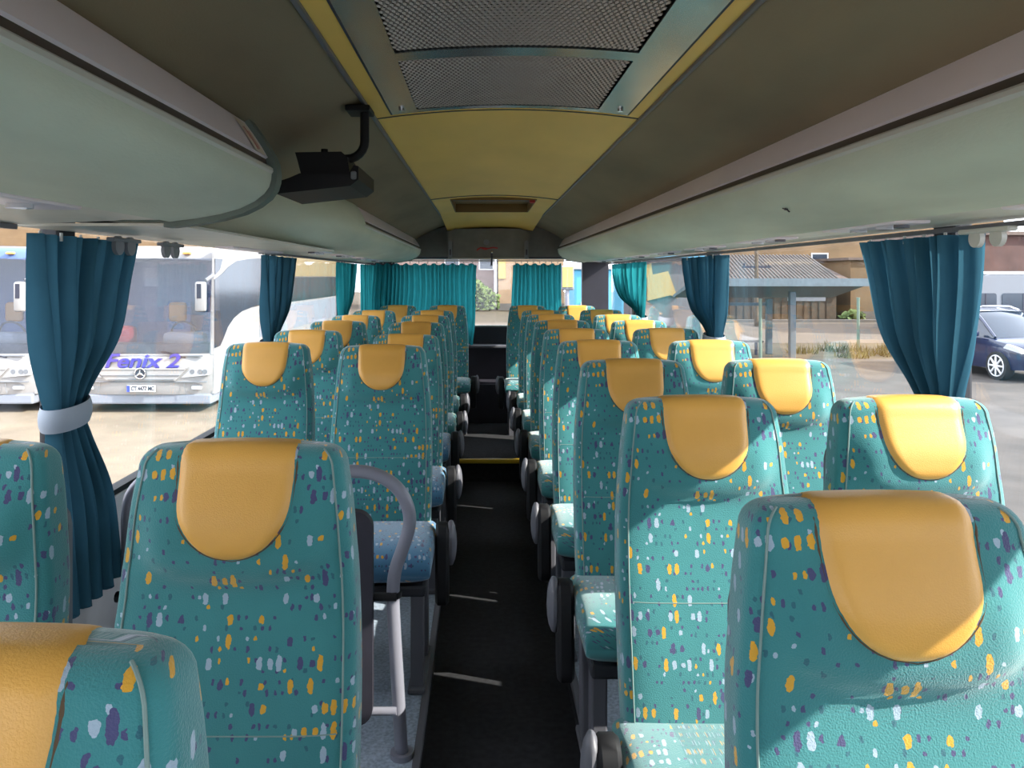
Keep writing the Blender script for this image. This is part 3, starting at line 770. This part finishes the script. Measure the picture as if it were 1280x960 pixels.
# ------------------------------------------------------------------ curtains
def curtain(name, label, plane, at, side, keys, nf, amp, m, tie=None, top_scallop=0, group=None, seed=0, hooks=0):
    """keys: (z, start, end, amplitude) along the wall; plane 'x' hangs on a side wall, 'y' on the rear wall"""
    rnd = random.Random(seed); ph = [rnd.uniform(0, 2 * PI) for _ in range(4)]
    z0, z1 = keys[0][0], keys[-1][0]
    nu, nv = nf * 10, 44; rows = []
    zt = max(z0, z1); zb = min(z0, z1); ks = sorted(keys)
    for j in range(nv + 1):
        z = zb + (zt - zb) * j / nv; s, e, am = smoothk(ks, z); row = []
        for i in range(nu + 1):
            u = i / nu; w = u + .018 * math.sin(2 * PI * 2.3 * u + ph[0]) + .006 * math.sin(9 * z + 5 * u + ph[1])
            q = am * (math.sin(2 * PI * nf * w + ph[2] + .5 * math.sin(3.1 * z + ph[3])) + .35 * math.sin(2 * PI * nf * .53 * w + ph[1]))
            p = s + (e - s) * u + .12 * (e - s) / nf * math.sin(4 * PI * nf * w + ph[0])
            zz = z - (top_scallop * (.5 + .5 * math.sin(2 * PI * nf * .5 * u + ph[3])) if j == nv else 0) + (.012 * math.sin(2 * PI * nf * .5 * u + ph[0]) if j == 0 else 0)
            row.append((at + side * (amp + q), p, zz) if plane == 'x' else (p, at + side * (amp + q), zz))
        rows.append(row)
    mid = ((ks[0][1] + ks[0][2]) / 2)
    t = thing(name, label, 'curtain', (at, mid, zb) if plane == 'x' else (mid, at, zb), group)
    MB().grid(rows).build('cloth', m, t, True, 180)
    if tie:
        zc, ys, ye, hx, slope, hh = tie; rows = []
        for k, (dz, gx) in enumerate(((-hh, 1), (-hh * .5, 1.08), (0, 1.1), (hh * .5, 1.08), (hh, 1))):
            row = []
            for i in range(28):
                a = 2 * PI * i / 28; yy = (ys + ye) / 2 + (ye - ys) / 2 * gx * math.cos(a); xx = at + side * (amp + hx * gx * math.sin(a))
                row.append((xx, yy, zc + dz + slope * (yy - (ys + ye) / 2)))
            rows.append(row)
        tb = MB().grid(rows, wrap=True).build('tie_band', 'tie', t, True, 180)
    for k in range(hooks):
        s, e, _ = smoothk(ks, zt); p = s + (e - s) * (k + .5) / hooks
        c = (at + side * amp, p, zt - .003) if plane == 'x' else (p, at + side * amp, zt + .006)
        MB().cyl(c, (0, 0, 1), .004, .022, 6).build('glider', 'rail', t)
    return t
CT = A + .104
def side_curtain(side, y0, label, m='curtain', seed=0, w=.60, wtie=.10, lower=(.02, .36), tiez=-.36, zbot=-.90, nf=9):
    at = XL + .035 if side < 0 else XR - .035
    keys = [(CT, y0 - .08, y0 + w - .06, .020), (A + .0, y0 - .07, y0 + w - .12, .022), (A - .18, y0 - .04, y0 + w * .62, .024), (A + tiez + .06, y0 + .0, y0 + wtie + .09, .020),
            (A + tiez, y0 + .02, y0 + wtie + .05, .016), (A + tiez - .06, y0 + .02, y0 + wtie + .08, .018), (A - .62, y0 + lower[0] + .02, y0 + lower[1] - .06, .024), (A + zbot, y0 + lower[0] + .05, y0 + lower[1], .024)]
    return curtain('window_curtain', label, 'x', at, 1 if side < 0 else -1, keys, nf, .034, m, tie=(A + tiez, y0 + .005, y0 + wtie + .065, .050, .12, .030), seed=seed, hooks=6, group=None)
side_curtain(-1, 1.93, 'dark blue curtain with pale tie band in front of the lettered white coach', seed=1, w=.555)
side_curtain(-1, 3.88, 'dark blue tied curtain at the second window pillar on the parked coach side', seed=2, w=.66)
side_curtain(-1, 5.96, 'narrow tied curtain at the last window pillar on the parked coach side', m='curtain_teal', seed=3, w=.68)
side_curtain(1, 1.91, 'dark blue tied curtain between the bus shelter view and the parked van', seed=4, w=.55, tiez=-.37)
side_curtain(1, 3.85, 'dark blue tied curtain at the second window pillar on the bus shelter side', seed=5, w=.72, tiez=-.33)
side_curtain(1, 5.68, 'bright teal tied curtain at the last window pillar on the bus shelter side', m='curtain_teal', seed=6, w=1.3, tiez=-.33, nf=12)
curtain('window_curtain', 'drawn teal curtain over the last side pane on the parked coach side', 'x', XL + .04, 1, [(CT, 6.80, 7.40, .016), (A - .62, 6.84, 7.42, .018)], 9, .05, 'curtain_teal', seed=8, hooks=6)
curtain('window_curtain', 'wide glowing teal curtain over the rear window, parked coach side', 'y', 7.50, -1, [(A + .125, -1.09, -.045, .018), (A - .30, -1.09, -.06, .020), (A - .66, -1.09, -.08, .020)], 23, .02, 'curtain_teal', top_scallop=.022, seed=9, hooks=12)
curtain('window_curtain', 'teal curtain gathered over the rear window, bus shelter side', 'y', 7.50, -1, [(A + .125, .30, .77, .018), (A - .30, .29, .77, .020), (A - .66, .29, .76, .020)], 11, .02, 'curtain_teal', top_scallop=.022, seed=10, hooks=8)
rod = thing('curtain_rod', 'thin pale rod across the top of the rear window', 'rod', (.07, 7.48, A + .15))
MB().tube([(-.86, 7.48, A + .148), (.98, 7.48, A + .148)], .006, 8).build('rod', 'rail', rod, True)
for x in (-.85, .97): MB().cyl((x, 7.55, A + .148), (0, 1, 0), .010, .14, 8).build('rod_holder', 'rail', rod, True)

# ------------------------------------------------------------------ outdoors: ground and road
def gz(x0, x1, y0, y1, z=GND, th=.1): return MB().box(x0, x1, y0, y1, z - th, z)
struct('ground', gz(-4, 90, -40, 23.2), 'asphalt', 'worn grey asphalt yard on the bus shelter side')
struct('ground_sand', gz(-90, -4, -40, 120), 'sand', 'pale sandy yard under the parked coaches')
struct('ground_verge', gz(-4, 90, 23.2, 28.5), 'verge', 'dry grass verge between the yard and the road')
struct('road', gz(-4, 90, 28.5, 41, GND + .01), 'road', 'dusty pale road behind the bus shelter')
struct('kerb', MB().box(2.2, 90, 41, 41.4, GND - .05, GND + .16), 'concrete', 'concrete kerb along the far side of the road')
struct('ground_far', gz(-4, 90, 41.0, 120), 'verge', 'dry ground behind the road')

# ------------------------------------------------------------------ parked coaches (front face at y = 0, local)
def coach(label, loc, upper, name_text, rich=True):
    t = thing('parked_coach', label, 'coach', loc, 'parked coaches in the yard')
    ox, oy, oz = loc
    def Q(mb):
        mb.v = [(x + ox, y + oy, z + oz) for x, y, z in mb.v]; return mb
    Lh, W, H, LEN = .02, 1.25, 3.05, 12.0
    # shell: lower front, roof, sides
    def frontpoly(z0, z1, n=9, bulge=.10):
        rows = []
        for z in (z0, z1): rows.append([(-W + 2 * W * i / n, bulge * abs(-1 + 2 * i / n) ** 2.5 + .10 * max(0, (z - 1.1) / 1.9), z) for i in range(n + 1)])
        return rows
    f = MB()
    rows = []
    for z, by in ((.34, .03), (.42, 0), (.75, -.02), (1.04, .0), (1.08, .02)):
        rows.append([(-W + 2 * W * i / 12, by + .12 * abs(-1 + i / 6) ** 3, z) for i in range(13)])
    f.grid(rows)
    Q(f).build('front_lower', 'white', t, True)
    rows = []
    for z, by in ((2.82, .17), (2.95, .20), (3.03, .30), (3.06, .50)):
        rows.append([(-W + 2 * W * i / 12, by + .12 * abs(-1 + i / 6) ** 3, z - .05 * abs(-1 + i / 6) ** 4) for i in range(13)])
    rows.append([(-W + 2 * W * i / 12, LEN, 3.06 - .05 * abs(-1 + i / 6) ** 4) for i in range(13)])
    Q(MB().grid(rows)).build('roof', upper, t, True)
    for s in (-1, 1):
        Q(MB().box(s * W - .02, s * W + .02, .12, LEN, .34, 3.01)).build('side_panel', 'white', t)
    Q(MB().box(-W, W, LEN - .04, LEN, .34, 3.0)).build('rear_panel', 'white', t)
    Q(MB().rbox(-W + .02, W - .02, .06, LEN - .1, .16, .345, .03)).build('lower_skirt', 'greylower', t)
    # windscreen
    rows = []
    for z, by in ((1.07, .035), (1.5, .055), (2.0, .085), (2.5, .125), (2.83, .165)):
        rows.append([(-W * .97 + 2 * W * .97 * i / 12, by + .11 * abs(-1 + i / 6) ** 3, z) for i in range(13)])
    ws = Q(MB().grid(rows)).build('windscreen', 'coachglass', t, True)
    for s in (-1, 1):
        Q(MB().tube([(s * (W - .03), .14, 1.06), (s * (W - .03), .19, 2.0), (s * (W - .03), .27, 2.84)], .035, 8)).build('corner_post', 'white', t, True)
    # cab behind the glass
    Q(MB().box(-W + .03, W - .03, 1.7, 1.74, .5, 2.95)).build('cab_partition', 'bluecoach', t)
    Q(MB().box(-W + .03, W - .03, .2, 1.7, .9, .94)).build('cab_floor', 'ink', t)
    Q(MB().rbox(-W + .06, W - .06, .16, .55, .95, 1.26, .08)).build('dashboard', 'ink', t, True)
    Q(MB().rbox(.25, 1.05, .22, .5, 1.20, 1.46, .10)).build('instrument_hood', 'greyplastic', t, True)
    Q(MB().tube([(.55 + .24 * math.cos(a), .58 - .08 * math.sin(a), 1.42 + .22 * math.sin(a)) for a in [2 * PI * i / 20 for i in range(21)]], .02, 6)).build('steering_wheel', 'ink', t, True)
    for x, z in ((.13, 1.92), (.95, 2.08)):
        sb = Q(MB().rbox(x - .25, x + .25, 1.35, 1.5, .95, z + .08, .07)).build('cab_seat', 'bluecoach', t, True)
        Q(MB().rbox(x - .17, x + .17, 1.28, 1.36, z - .32, z + .06, .06)).build('headrest', 'orange', sb, True)
    if rich:
        Q(MB().rbox(-.98, -.45, .5, .9, 1.15, 1.55, .1)).build('red_bag', 'red', t, True)
    # grille, emblem, lamps
    g = Q(MB().prism([(-.85, .84), (.85, .84), (.62, .60), (-.62, .60)], 'y', -.04, -.005)).build('grille_panel', 'white', t)
    for z, hw in ((.81, .80), (.70, .70), (.625, .60)):
        Q(MB().rbox(-hw, hw, -.055, -.03, z - .010, z + .010, .006)).build('grille_bar', 'greyplastic' if z < .8 else 'white', g)
    em = Q(MB().cyl((0, -.06, .735), (0, 1, 0), .105, .02, 28)).build('emblem', 'ink', t, True)
    Q(MB().tube([(.095 * math.cos(a), -.075, .735 + .095 * math.sin(a)) for a in [2 * PI * i / 28 for i in range(29)]], .011, 6)).build('emblem_ring', 'chrome', em, True)
    for k in range(3):
        a = PI / 2 + k * 2 * PI / 3; d = Vector((math.cos(a), 0, math.sin(a))); n = Vector((-d.z, 0, d.x)); c = Vector((0, -.076, .735))
        Q(MB().add([c + d * .095, c + n * .024, c - n * .024, c + Vector((0, -.014, 0)), c - d * .012], [(0, 1, 3), (0, 3, 2), (1, 4, 3), (2, 3, 4)])).build('emblem_star', 'chrome', em)
    for s in (-1, 1):
        hl = Q(MB().prism([(s * .72, .655), (s * 1.20, .70), (s * 1.22, .86), (s * .92, .84)], 'y', -.01, .14)).build('headlight', 'lens', t)
        for x in (.92, 1.06, 1.15): Q(MB().cyl((s * x, -.016, .765), (0, 1, 0), .045, .012, 14)).build('lamp_ring', 'greyplastic', hl, True)
        Q(MB().rbox(s * .98 - .09, s * .98 + .09, .0, .09, .43, .50, .02)).build('fog_lamp', 'lens', t, True)
        Q(MB().tube([(s * .80, -.005, .36), (s * .76, -.012, .58)], .006, 5)).build('panel_gap', 'greyplastic', t)
    Q(MB().rbox(-1.18, 1.18, -.02, .04, .565, .585, .006)).build('bumper_crease', 'greyplastic', t)
    Q(MB().rbox(-1.1, 1.1, .0, .05, 1.035, 1.06, .006)).build('cowl_line', 'greyplastic', t)
    pl = Q(MB().rbox(-.26, .26, -.04, -.022, .395, .52, .01)).build('number_plate', 'plate', t)
    Q(MB().box(-.255, -.20, -.043, -.040, .40, .515)).build('plate_band', 'plateblue', pl)
    if rich:
        text_part('plate_lettering', 'CT 4477 MC', .105, 'ink', pl, (.03 + ox, -.041 + oy, .457 + oz), width=.42, ext=.002, bold=.004)
        text_part('lettering', name_text, .36, 'lettering', t, (0 + ox, -.028 + oy, .945 + oz), width=1.36, shear=.25, ext=.012, bold=.008)
    # roof marker, wiper, mirrors
    for x in (-.75, .75): Q(MB().rbox(x - .07, x + .07, .14, .22, 2.90, 2.94, .01)).build('marker_lamp', 'orange', t)
    Q(MB().tube([(.35, .0, 1.12), (.6, -.01, 1.06), (.78, .02, 1.02)], .014, 6)).build('wiper', 'ink', t, True)
    for s in (-1, 1):
        mr = Q(MB().tube([(s * 1.22, .25, 2.55), (s * 1.27, .02, 2.50), (s * 1.20, -.12, 2.42)], .035, 8)).build('mirror_arm', 'greyplastic', t, True)
        Q(MB().rbox(s * 1.12 - .10, s * 1.12 + .10, -.20, -.08, 1.86, 2.40, .045)).build('mirror_head', 'white', mr, True)
        Q(MB().rbox(s * 1.12 - .05, s * 1.12 + .03, -.212, -.198, 2.10, 2.36, .005)).build('mirror_back', 'ink', mr)
    # side glazing facing the bus
    sx = W + .022
    z_ = lambda q: 2.5 + q
    def sidepoly(nm, pts, m, d=.012, par=t): return Q(MB().prism([(y, z_(z)) for y, z in pts], 'x', sx, sx + d)).build(nm, m, par)
    sidepoly('quarter_window', [(.14, .32), (.55, .32), (.40, .12), (.14, .02)], 'darkglass')
    sidepoly('side_window', [(.12, -.06), (.55, .05), (.9, .18), (1.4, .30), (2.2, .36), (3.3, .40), (3.3, -.64), (2.4, -.66), (1.7, -.72), (1.2, -.83), (.85, -.98), (.6, -1.18), (.42, -1.30), (.12, -1.32)], 'darkglass')
    for k, (a, b) in enumerate(((3.36, 5.6), (5.66, 7.9), (7.96, 10.2), (10.26, 11.8))):
        sidepoly('side_window', [(a, -.03), (b, -.03), (b, -.66), (a, -.66)], 'darkglass')
    if rich:
        sidepoly('roof_band', [(3.36, -.01), (11.9, -.01), (11.9, .50), (3.36, .50)], 'creamcoach', .02)
        sidepoly('lower_band', [(3.0, -.72), (11.9, -.72), (11.9, -1.35), (3.0, -1.35)], 'greylower', .01)
    for y in (2.6, 9.2):
        for s in (-1, 1):
            wl = Q(MB().cyl((s * (W - .10), y, .48), (1, 0, 0), .48, .28, 28)).build('wheel', 'rubber', t, True)
            Q(MB().cyl((s * (W + .035), y, .48), (1, 0, 0), .26, .05, 20)).build('hub', 'greyplastic', wl, True)
    return t
coach('white coach with violet Fenix 2 lettering parked in the sandy yard', (-6.17, 13.95, GND), 'white', 'Fenix 2')
coach('white coach with a blue roof parked beside the lettered coach', (-9.42, 13.95, GND), 'bluecoach', '', rich=False)

# ------------------------------------------------------------------ bus shelter, fence posts, poles
sh = thing('bus_shelter', 'pale blue steel bus shelter with flat sloping roof beside the road', 'bus shelter', (9.2, 23.6, GND))
MB().prism([(22.6, A - .10), (24.9, A - .62), (24.9, A - .70), (22.6, A - .27)], 'x', 6.2, 11.35).build('roof', 'shelter', sh)
MB().box(6.18, 11.37, 22.52, 22.6, A - .30, A - .07).build('fascia', 'shelter', sh)
for x, y in ((9.42, 23.3), (6.5, 23.3), (9.2, 24.6), (6.9, 24.6)):
    MB().rbox(x - .09, x + .09, y - .09, y + .09, GND, A - .33 - (y - 22.6) * .2, .02).build('post', 'shelter', sh)
MB().box(7.0, 9.2, 24.56, 24.64, A - .95, A - .85).build('cross_beam', 'shelter', sh)
MB().rbox(9.8, 11.0, 24.55, 24.62, A - .80, A - .68, .01).build('lamp_tube', 'plate', sh)
MB().rbox(7.1, 8.9, 24.2, 24.5, GND + .4, GND + .46, .02).build('bench', 'boards', sh)
for x in (7.3, 8.7): MB().box(x - .03, x + .03, 24.3, 24.4, GND, GND + .4).build('bench_leg', 'ink', sh)
for x, y, h, lb in ((12.75, 26.0, 1.75, 'thin dull green post standing in the verge beside the shelter'), (8.35, 23.0, 1.8, 'thin dull green post standing under the shelter roof edge')):
    t = thing('fence_post', lb, 'post', (x, y, GND)); MB().cyl((x, y, GND + h / 2), (0, 0, 1), .05, h, 8).build('pole', 'postgreen', t, True)
    MB().cyl((x, y, GND + h), (0, 0, 1), .06, .04, 8).build('cap', 'postgreen', t)
up = thing('utility_pole', 'brown utility pole with a short crossarm behind the shelter', 'pole', (13.6, 38, GND))
MB().tube([(13.6, 38, GND), (13.6, 38, A + 3)], [.11, .08], 10).build('pole', 'bark', up, True)
MB().box(12.9, 14.3, 37.95, 38.05, A + .40, A + .50).build('crossarm', 'ink', up)
for x in (13.0, 13.6, 14.2): MB().cyl((x, 38, A + .56), (0, 0, 1), .05, .14, 8).build('insulator', 'ink', up)
up2 = thing('utility_pole', 'pale concrete pole left of the tin roofed shed', 'pole', (12.4, 41.9, GND))
MB().tube([(12.4, 41.9, GND), (12.4, 41.9, A + 4)], [.17, .12], 10).build('pole', 'concrete', up2, True)
MB().box(12.05, 12.75, 41.85, 41.95, A + 3.6, A + 3.7).build('crossarm', 'concrete', up2)
# litter and grass tufts on the verge
def tuft(x, y, r, n, label, seed):
    rnd = random.Random(seed); t = thing('grass_tuft', label, 'grass', (x, y, GND), 'grass tufts on the verge'); mb = MB()
    for k in range(n):
        a = rnd.uniform(0, 2 * PI); d = r * rnd.random() ** .5; h = rnd.uniform(.12, .38); px, py = x + d * math.cos(a), y + d * math.sin(a); w = .02
        lx, ly = rnd.uniform(-.15, .15), rnd.uniform(-.15, .15)
        mb.add([(px - w, py, GND), (px + w, py, GND), (px + lx, py + ly, GND + h), (px, py + w, GND)], [(0, 1, 2), (1, 3, 2), (3, 0, 2)])
    tag(mb.build('blades', 'drygrass', t), kind='stuff')
for k, (x, y, r, n) in enumerate(((11.4, 23.6, .5, 70), (12.6, 24.2, .6, 80), (10.4, 24.9, .5, 60), (14.0, 26.1, .5, 60), (11.9, 25.6, .7, 80), (15.6, 26.2, .8, 60), (7.6, 23.0, .35, 50))):
    tuft(x, y, r, n, ['grass tuft on the verge edge just past the shelter roof', 'grass tuft on the verge in front of the thin green post', 'small grass tuft beside the shelter post', 'grass tuft on the verge behind the white minibus', 'wide grass tuft beside the thin green post', 'largest grass tuft on the verge near the road', 'grass tuft at the foot of the post under the shelter roof'][k], 30 + k)

# tin roofed shed
shd = thing('tin_roof_shed', 'low shed with rusty ribbed tin roof behind the road', 'shed', (17.5, 43, GND))
SX0, SX1, SY0, SY1, ZE, ZR = 13.0, 20.2, 42.6, 47.6, A - .45, A + 1.25
MB().box(SX0, SX1 - .3, SY0 + .5, SY1, GND, ZE + .1).build('wall', 'boards', shd)
MB().add([(SX0 - .3, SY0, ZE), (SX1 + .8, SY0, ZE), (SX1 - .9, 46.4, ZR), (SX0 - .3, 46.4, ZR), (SX0 - .3, SY0, ZE - .06), (SX1 + .8, SY0, ZE - .06), (SX1 - .9, 46.4, ZR - .06), (SX0 - .3, 46.4, ZR - .06)],
         [(0, 1, 2, 3), (7, 6, 5, 4), (0, 4, 5, 1), (1, 5, 6, 2), (2, 6, 7, 3), (3, 7, 4, 0)]).build('roof', 'tinroof', shd)
for k in range(34):
    x = SX0 - .1 + k * .22; x2 = min(x, SX0 - .1 + k * .205)
    MB().tube([(x + .0, SY0, ZE + .03), (x2 - .02, 46.4, ZR + .03)], .045, 5).build('roof_rib', 'concrete', shd)
for k in range(16):
    x = SX0 + .2 + k * .42; MB().box(x - .15, x + .15, SY0 + .47, SY0 + .5, GND, ZE).build('board', 'boards', shd)
for nm, lb, m, (x0, x1, y0, y1, z0, z1), wins in (
    ('ochre_building', 'big ochre rendered building rising behind the tin roofed shed', 'ochre', (14, 34, 50, 58, GND, A + 4.5), [(22, .2), (26, .2)]),
    ('ochre_annex', 'small ochre block at the end of the shed', 'ochre', (20.9, 26, 43.5, 48, GND, A + .9), [(23, -1.0)]),
    ('grey_garage', 'dark grey garage wall with sunlit yellow patches built onto it', 'greywall', (5.9, 9.2, 30.5, 36, GND, A + .72), []),
    ('peach_house', 'peach rendered house seen through the rear window', 'peach', (1.22, 6.0, 56, 62, GND, A + 5), []),
    ('brick_house', 'pink grey brick house beside the peach house behind the rear window', 'pinkbrick', (-7.0, .95, 57, 63, GND, A + 4.5), [(.35, .45), (-2.2, .45)]),
    ('red_brown_shed', 'red brown shed behind the white minibus', 'redshed', (19.6, 36, 32, 38, GND, A + 1.7), []),
    ('far_block', 'long pale brown block far behind the parked coaches', 'ochre', (-75, -12, 62, 70, GND, A + 6), [])):
    t = thing(nm, lb, 'building', ((x0 + x1) / 2, (y0 + y1) / 2, GND))
    MB().box(x0, x1, y0, y1, z0, z1).build('wall', m, t)
    MB().box(x0 - .2, x1 + .2, y0 - .2, y1 + .2, z1, z1 + .15).build('roof', 'tinroof', t)
    MB().box(x0 - .03, x1 + .03, y0 - .03, y0, z0, z0 + .5).build('plinth', 'concrete', t)
    for wx, wz in wins:
        f = MB().box(wx - .55, wx + .55, y0 - .05, y0 + .01, A + wz, A + wz + 1.3).build('window', 'plate', t)
        MB().box(wx - .47, wx + .47, y0 - .07, y0 - .045, A + wz + .08, A + wz + 1.22).build('pane', 'darkglass', f)
    if nm == 'grey_garage':
        P = lambda px, py: ((px - 602) * 30.4 / 960, A - (py - 345) * 30.4 / 960)
        MB().prism([P(809, 345), P(835, 339), P(847, 373), P(838, 369), P(809, 376)], 'y', 30.36, 30.48).build('sunlit_patch', 'sunpatch_panel', t)  # sunlit part of the wall, modelled as pale yellow slabs
        MB().prism([P(808, 331), P(814, 329), P(816, 346), P(808, 348)], 'y', 30.38, 30.48).build('sunlit_patch', 'sunpatch_panel', t)
        MB().box(5.9, 9.2, 30.2, 36.2, A + .72, A + .80).build('blue_gutter', 'cyan', t)
    if nm == 'peach_house':
        MB().box(1.22, 1.75, 55.92, 56.0, A - .2, A + 5).build('yellow_panel', 'sunpatch_panel', t)

# rear: bush, sign, blue panel
def bush(name, label, cx, cy, rx, ry, h, n, seed, m='leaf', z0=GND):
    rnd = random.Random(seed); t = thing(name, label, 'bush', (cx, cy, z0)); mb = MB()
    for k in range(n):
        u, v, w = rnd.gauss(0, .45), rnd.gauss(0, .45), rnd.random() ** .8
        p = Vector((cx + rx * max(-1, min(1, u)), cy + ry * max(-1, min(1, v)), z0 + .1 + h * w * (1 - .5 * min(1, abs(u)))))
        s = rnd.uniform(.10, .22); d1 = Vector((rnd.uniform(-1, 1), rnd.uniform(-1, 1), rnd.uniform(-1, 1))).normalized() * s
        d2 = d1.orthogonal().normalized() * s * .6
        mb.add([p - d1, p + d2, p + d1, p - d2], [(0, 1, 2, 3)])
    tag(mb.build('leaves', m, t, fix=False), kind='stuff')
    st_ = MB()
    for k in range(6):
        a = rnd.uniform(0, 2 * PI); st_.tube([(cx, cy, z0), (cx + rx * .3 * math.cos(a), cy + ry * .3 * math.sin(a), z0 + h * .6)], [.05, .02], 5)
    st_.build('stems', 'bark', t)
bush('bush', 'green bush growing against the brick house behind the rear window', -.3, 54.6, 1.5, .7, 2.1, 900, 50)
bush('bush', 'low green bush in front of the peach house', 3.1, 54.6, .9, .6, 1.1, 500, 51)
bush('bush', 'weeds along the foot of the tin roofed shed', 20.3, 41.9, .6, .3, .55, 160, 52)
bush('tree', 'green tree crown above the red brown shed', 30.2, 41.0, 3.2, 1.8, 5.8, 1600, 53, z0=GND)
sg = thing('yellow_sign', 'yellow framed sign on a grey post outside the rear window', 'sign', (1.33, 12, GND))
MB().rbox(1.24, 1.44, 11.96, 12.0, A - .22, A + .16, .02).build('frame', 'greyplastic', sg)
MB().box(1.26, 1.42, 11.945, 11.96, A - .17, A + .14).build('face', 'yellowpanel', sg)
MB().cyl((1.34, 12.02, (GND + A) / 2), (0, 0, 1), .03, A - GND, 8).build('post', 'steel', sg, True)
bd = thing('blue_kiosk', 'cyan blue kiosk standing outside the rear window corner', 'kiosk', (2.6, 18, GND))
MB().rbox(2.15, 3.3, 17.8, 19.2, GND, A + .15, .05).build('body', 'cyan', bd)
MB().rbox(2.05, 3.4, 17.7, 19.3, A + .15, A + .28, .04).build('roof', 'plate', bd)
MB().box(2.3, 2.9, 17.77, 17.8, GND + .1, A - .6).build('door', 'plate', bd)

# ------------------------------------------------------------------ minibus and car
vb = thing('white_minibus', 'white high roof minibus with dark side windows behind the dark car', 'van', (17.5, 23.25, GND))
VX0, VX1, VY = 14.6, 20.6, 23.25
prof = [(VX0 + .0, .35), (VX0 - .03, .9), (VX0 + .08, 1.7), (VX0 + .28, 2.3), (VX0 + .48, 2.48), (VX0 + .8, 2.54), (VX1 - 1.3, 2.54), (VX1 - .9, 2.40), (VX1 - .15, 1.35), (VX1 + .45, 1.12), (VX1 + .6, .8), (VX1 + .6, .35)]
MB().prism([(x, GND + z) for x, z in prof], 'y', VY, VY + 2.0).build('body', 'vanwhite', vb)
MB().rbox(VX0 + .45, VX1 - 1.4, VY + .15, VY + 1.85, GND + 2.54, GND + 2.64, .04).build('roof_hatch', 'plate', vb)
for a, b in ((.32, .98), (1.12, 2.45), (2.6, 3.95)):
    w_ = MB().prism(rr(VX0 + a + .03, VX0 + b, GND + 1.38, GND + 1.98, .07, 3), 'y', VY - .02, VY).build('side_window', 'darkglass', vb)
    MB().box(VX0 + (a + b) / 2 - .015, VX0 + (a + b) / 2 + .015, VY - .03, VY - .02, GND + 1.4, GND + 1.96).build('window_bar', 'ink', w_)
for x in (VX0 + 1.1, VX1 - .3):
    wl = MB().cyl((x, VY + .1, GND + .36), (0, 1, 0), .36, .3, 24).build('wheel', 'rubber', vb, True)
    MB().cyl((x, VY - .06, GND + .36), (0, 1, 0), .20, .03, 18).build('hub', 'greyplastic', wl, True)
MB().box(VX0, VX1, VY - .015, VY, GND + .75, GND + .82).build('trim_strip', 'greyplastic', vb)

car = thing('dark_blue_car', 'dark blue SUV with silver roof rails parked before the white minibus', 'car')
body = [  # x along the car (front +), half width, bottom, belt height
    (-2.2, .70, .55, .95), (-2.1, .82, .38, 1.02), (-1.6, .90, .28, 1.04), (-.6, .92, .25, 1.03), (.5, .92, .25, 1.01), (1.0, .92, .25, .99), (1.6, .89, .26, .93), (2.05, .80, .30, .82), (2.22, .66, .38, .68)]
rows = []
for x, w, b, h in body:
    rows.append([(x, -w * .97, b), (x, -w, b + .15), (x, -w, h - .18), (x, -w * .95, h - .04), (x, -w * .82, h), (x, 0, h + .03), (x, w * .82, h), (x, w * .95, h - .04), (x, w, h - .18), (x, w, b + .15), (x, w * .97, b)])
MB().grid(rows, closed=True, wrap=True).build('body', 'navy', car, True, 50)
rows = []
for x, w, h in ((-2.05, .72, 1.03), (-1.75, .70, 1.45), (-1.2, .68, 1.60), (-.3, .68, 1.64), (.25, .68, 1.58), (.55, .70, 1.42), (1.12, .78, .99)):
    rows.append([(x, -.80 if h < 1.1 else -.82, .98), (x, -w - (.04 if h > 1.1 else 0), h - .10), (x, -w * .85, h), (x, 0, h + .02), (x, w * .85, h), (x, w + (.04 if h > 1.1 else 0), h - .10), (x, .80 if h < 1.1 else .82, .98)])
MB().grid(rows, closed=True).build('cabin', 'darkglass', car, True, 50)
MB().grid([[(x, y, z + .015 - .03 * abs(y) ** 2) for y in (-.64, -.3, 0, .3, .64)] for x, z in ((-1.75, 1.46), (-1.2, 1.61), (-.3, 1.655), (.25, 1.595))]).build('roof', 'navy', car, True)
for s in (-1, 1):
    MB().tube([(-1.5, s * .60, 1.56), (-1.2, s * .61, 1.67), (-.2, s * .61, 1.70), (.15, s * .60, 1.62)], .025, 8).build('roof_rail', 'chrome', car, True)
    MB().tube([(1.10, s * .76, 1.0), (.55, s * .70, 1.42), (.28, s * .66, 1.57)], .035, 8).build('pillar', 'navy', car, True)
    MB().rbox(.62, .80, s * 1.02 - .09, s * 1.02 + .09, 1.0, 1.14, .04).build('mirror', 'navy', car, True)
    MB().prism([(1.55, .78), (2.12, .70), (2.05, .80), (1.65, .88)], 'y', s * .84 - .06, s * .84 + .05).build('headlight', 'lens', car)
    for x in (1.38, -1.38):
        wl = MB().cyl((x, s * .84, .34), (0, 1, 0), .34, .22, 26).build('wheel', 'rubber', car, True)
        rim_ = MB().cyl((x, s * .955, .34), (0, 1, 0), .05, .02, 12)
        for k in range(8):
            a = 2 * PI * k / 8; rim_.tube([(x, s * .955, .34), (x + .24 * math.cos(a), s * .955, .34 + .24 * math.sin(a))], [.03, .022], 5)
        rim_.build('alloy_rim', 'plate', wl, True)
        MB().tube([(x + .25 * math.cos(a), s * .952, .34 + .25 * math.sin(a)) for a in [2 * PI * i / 24 for i in range(25)]], .016, 6).build('rim_edge', 'plate', wl, True)
MB().rbox(2.16, 2.24, -.45, .45, .42, .56, .02).build('lower_grille', 'ink', car)
MB().rbox(2.14, 2.22, -.5, .5, .62, .70, .02).build('grille', 'chrome', car)
car.location = (13.26, 19.92, GND); car.rotation_euler = (0, 0, math.radians(-87))
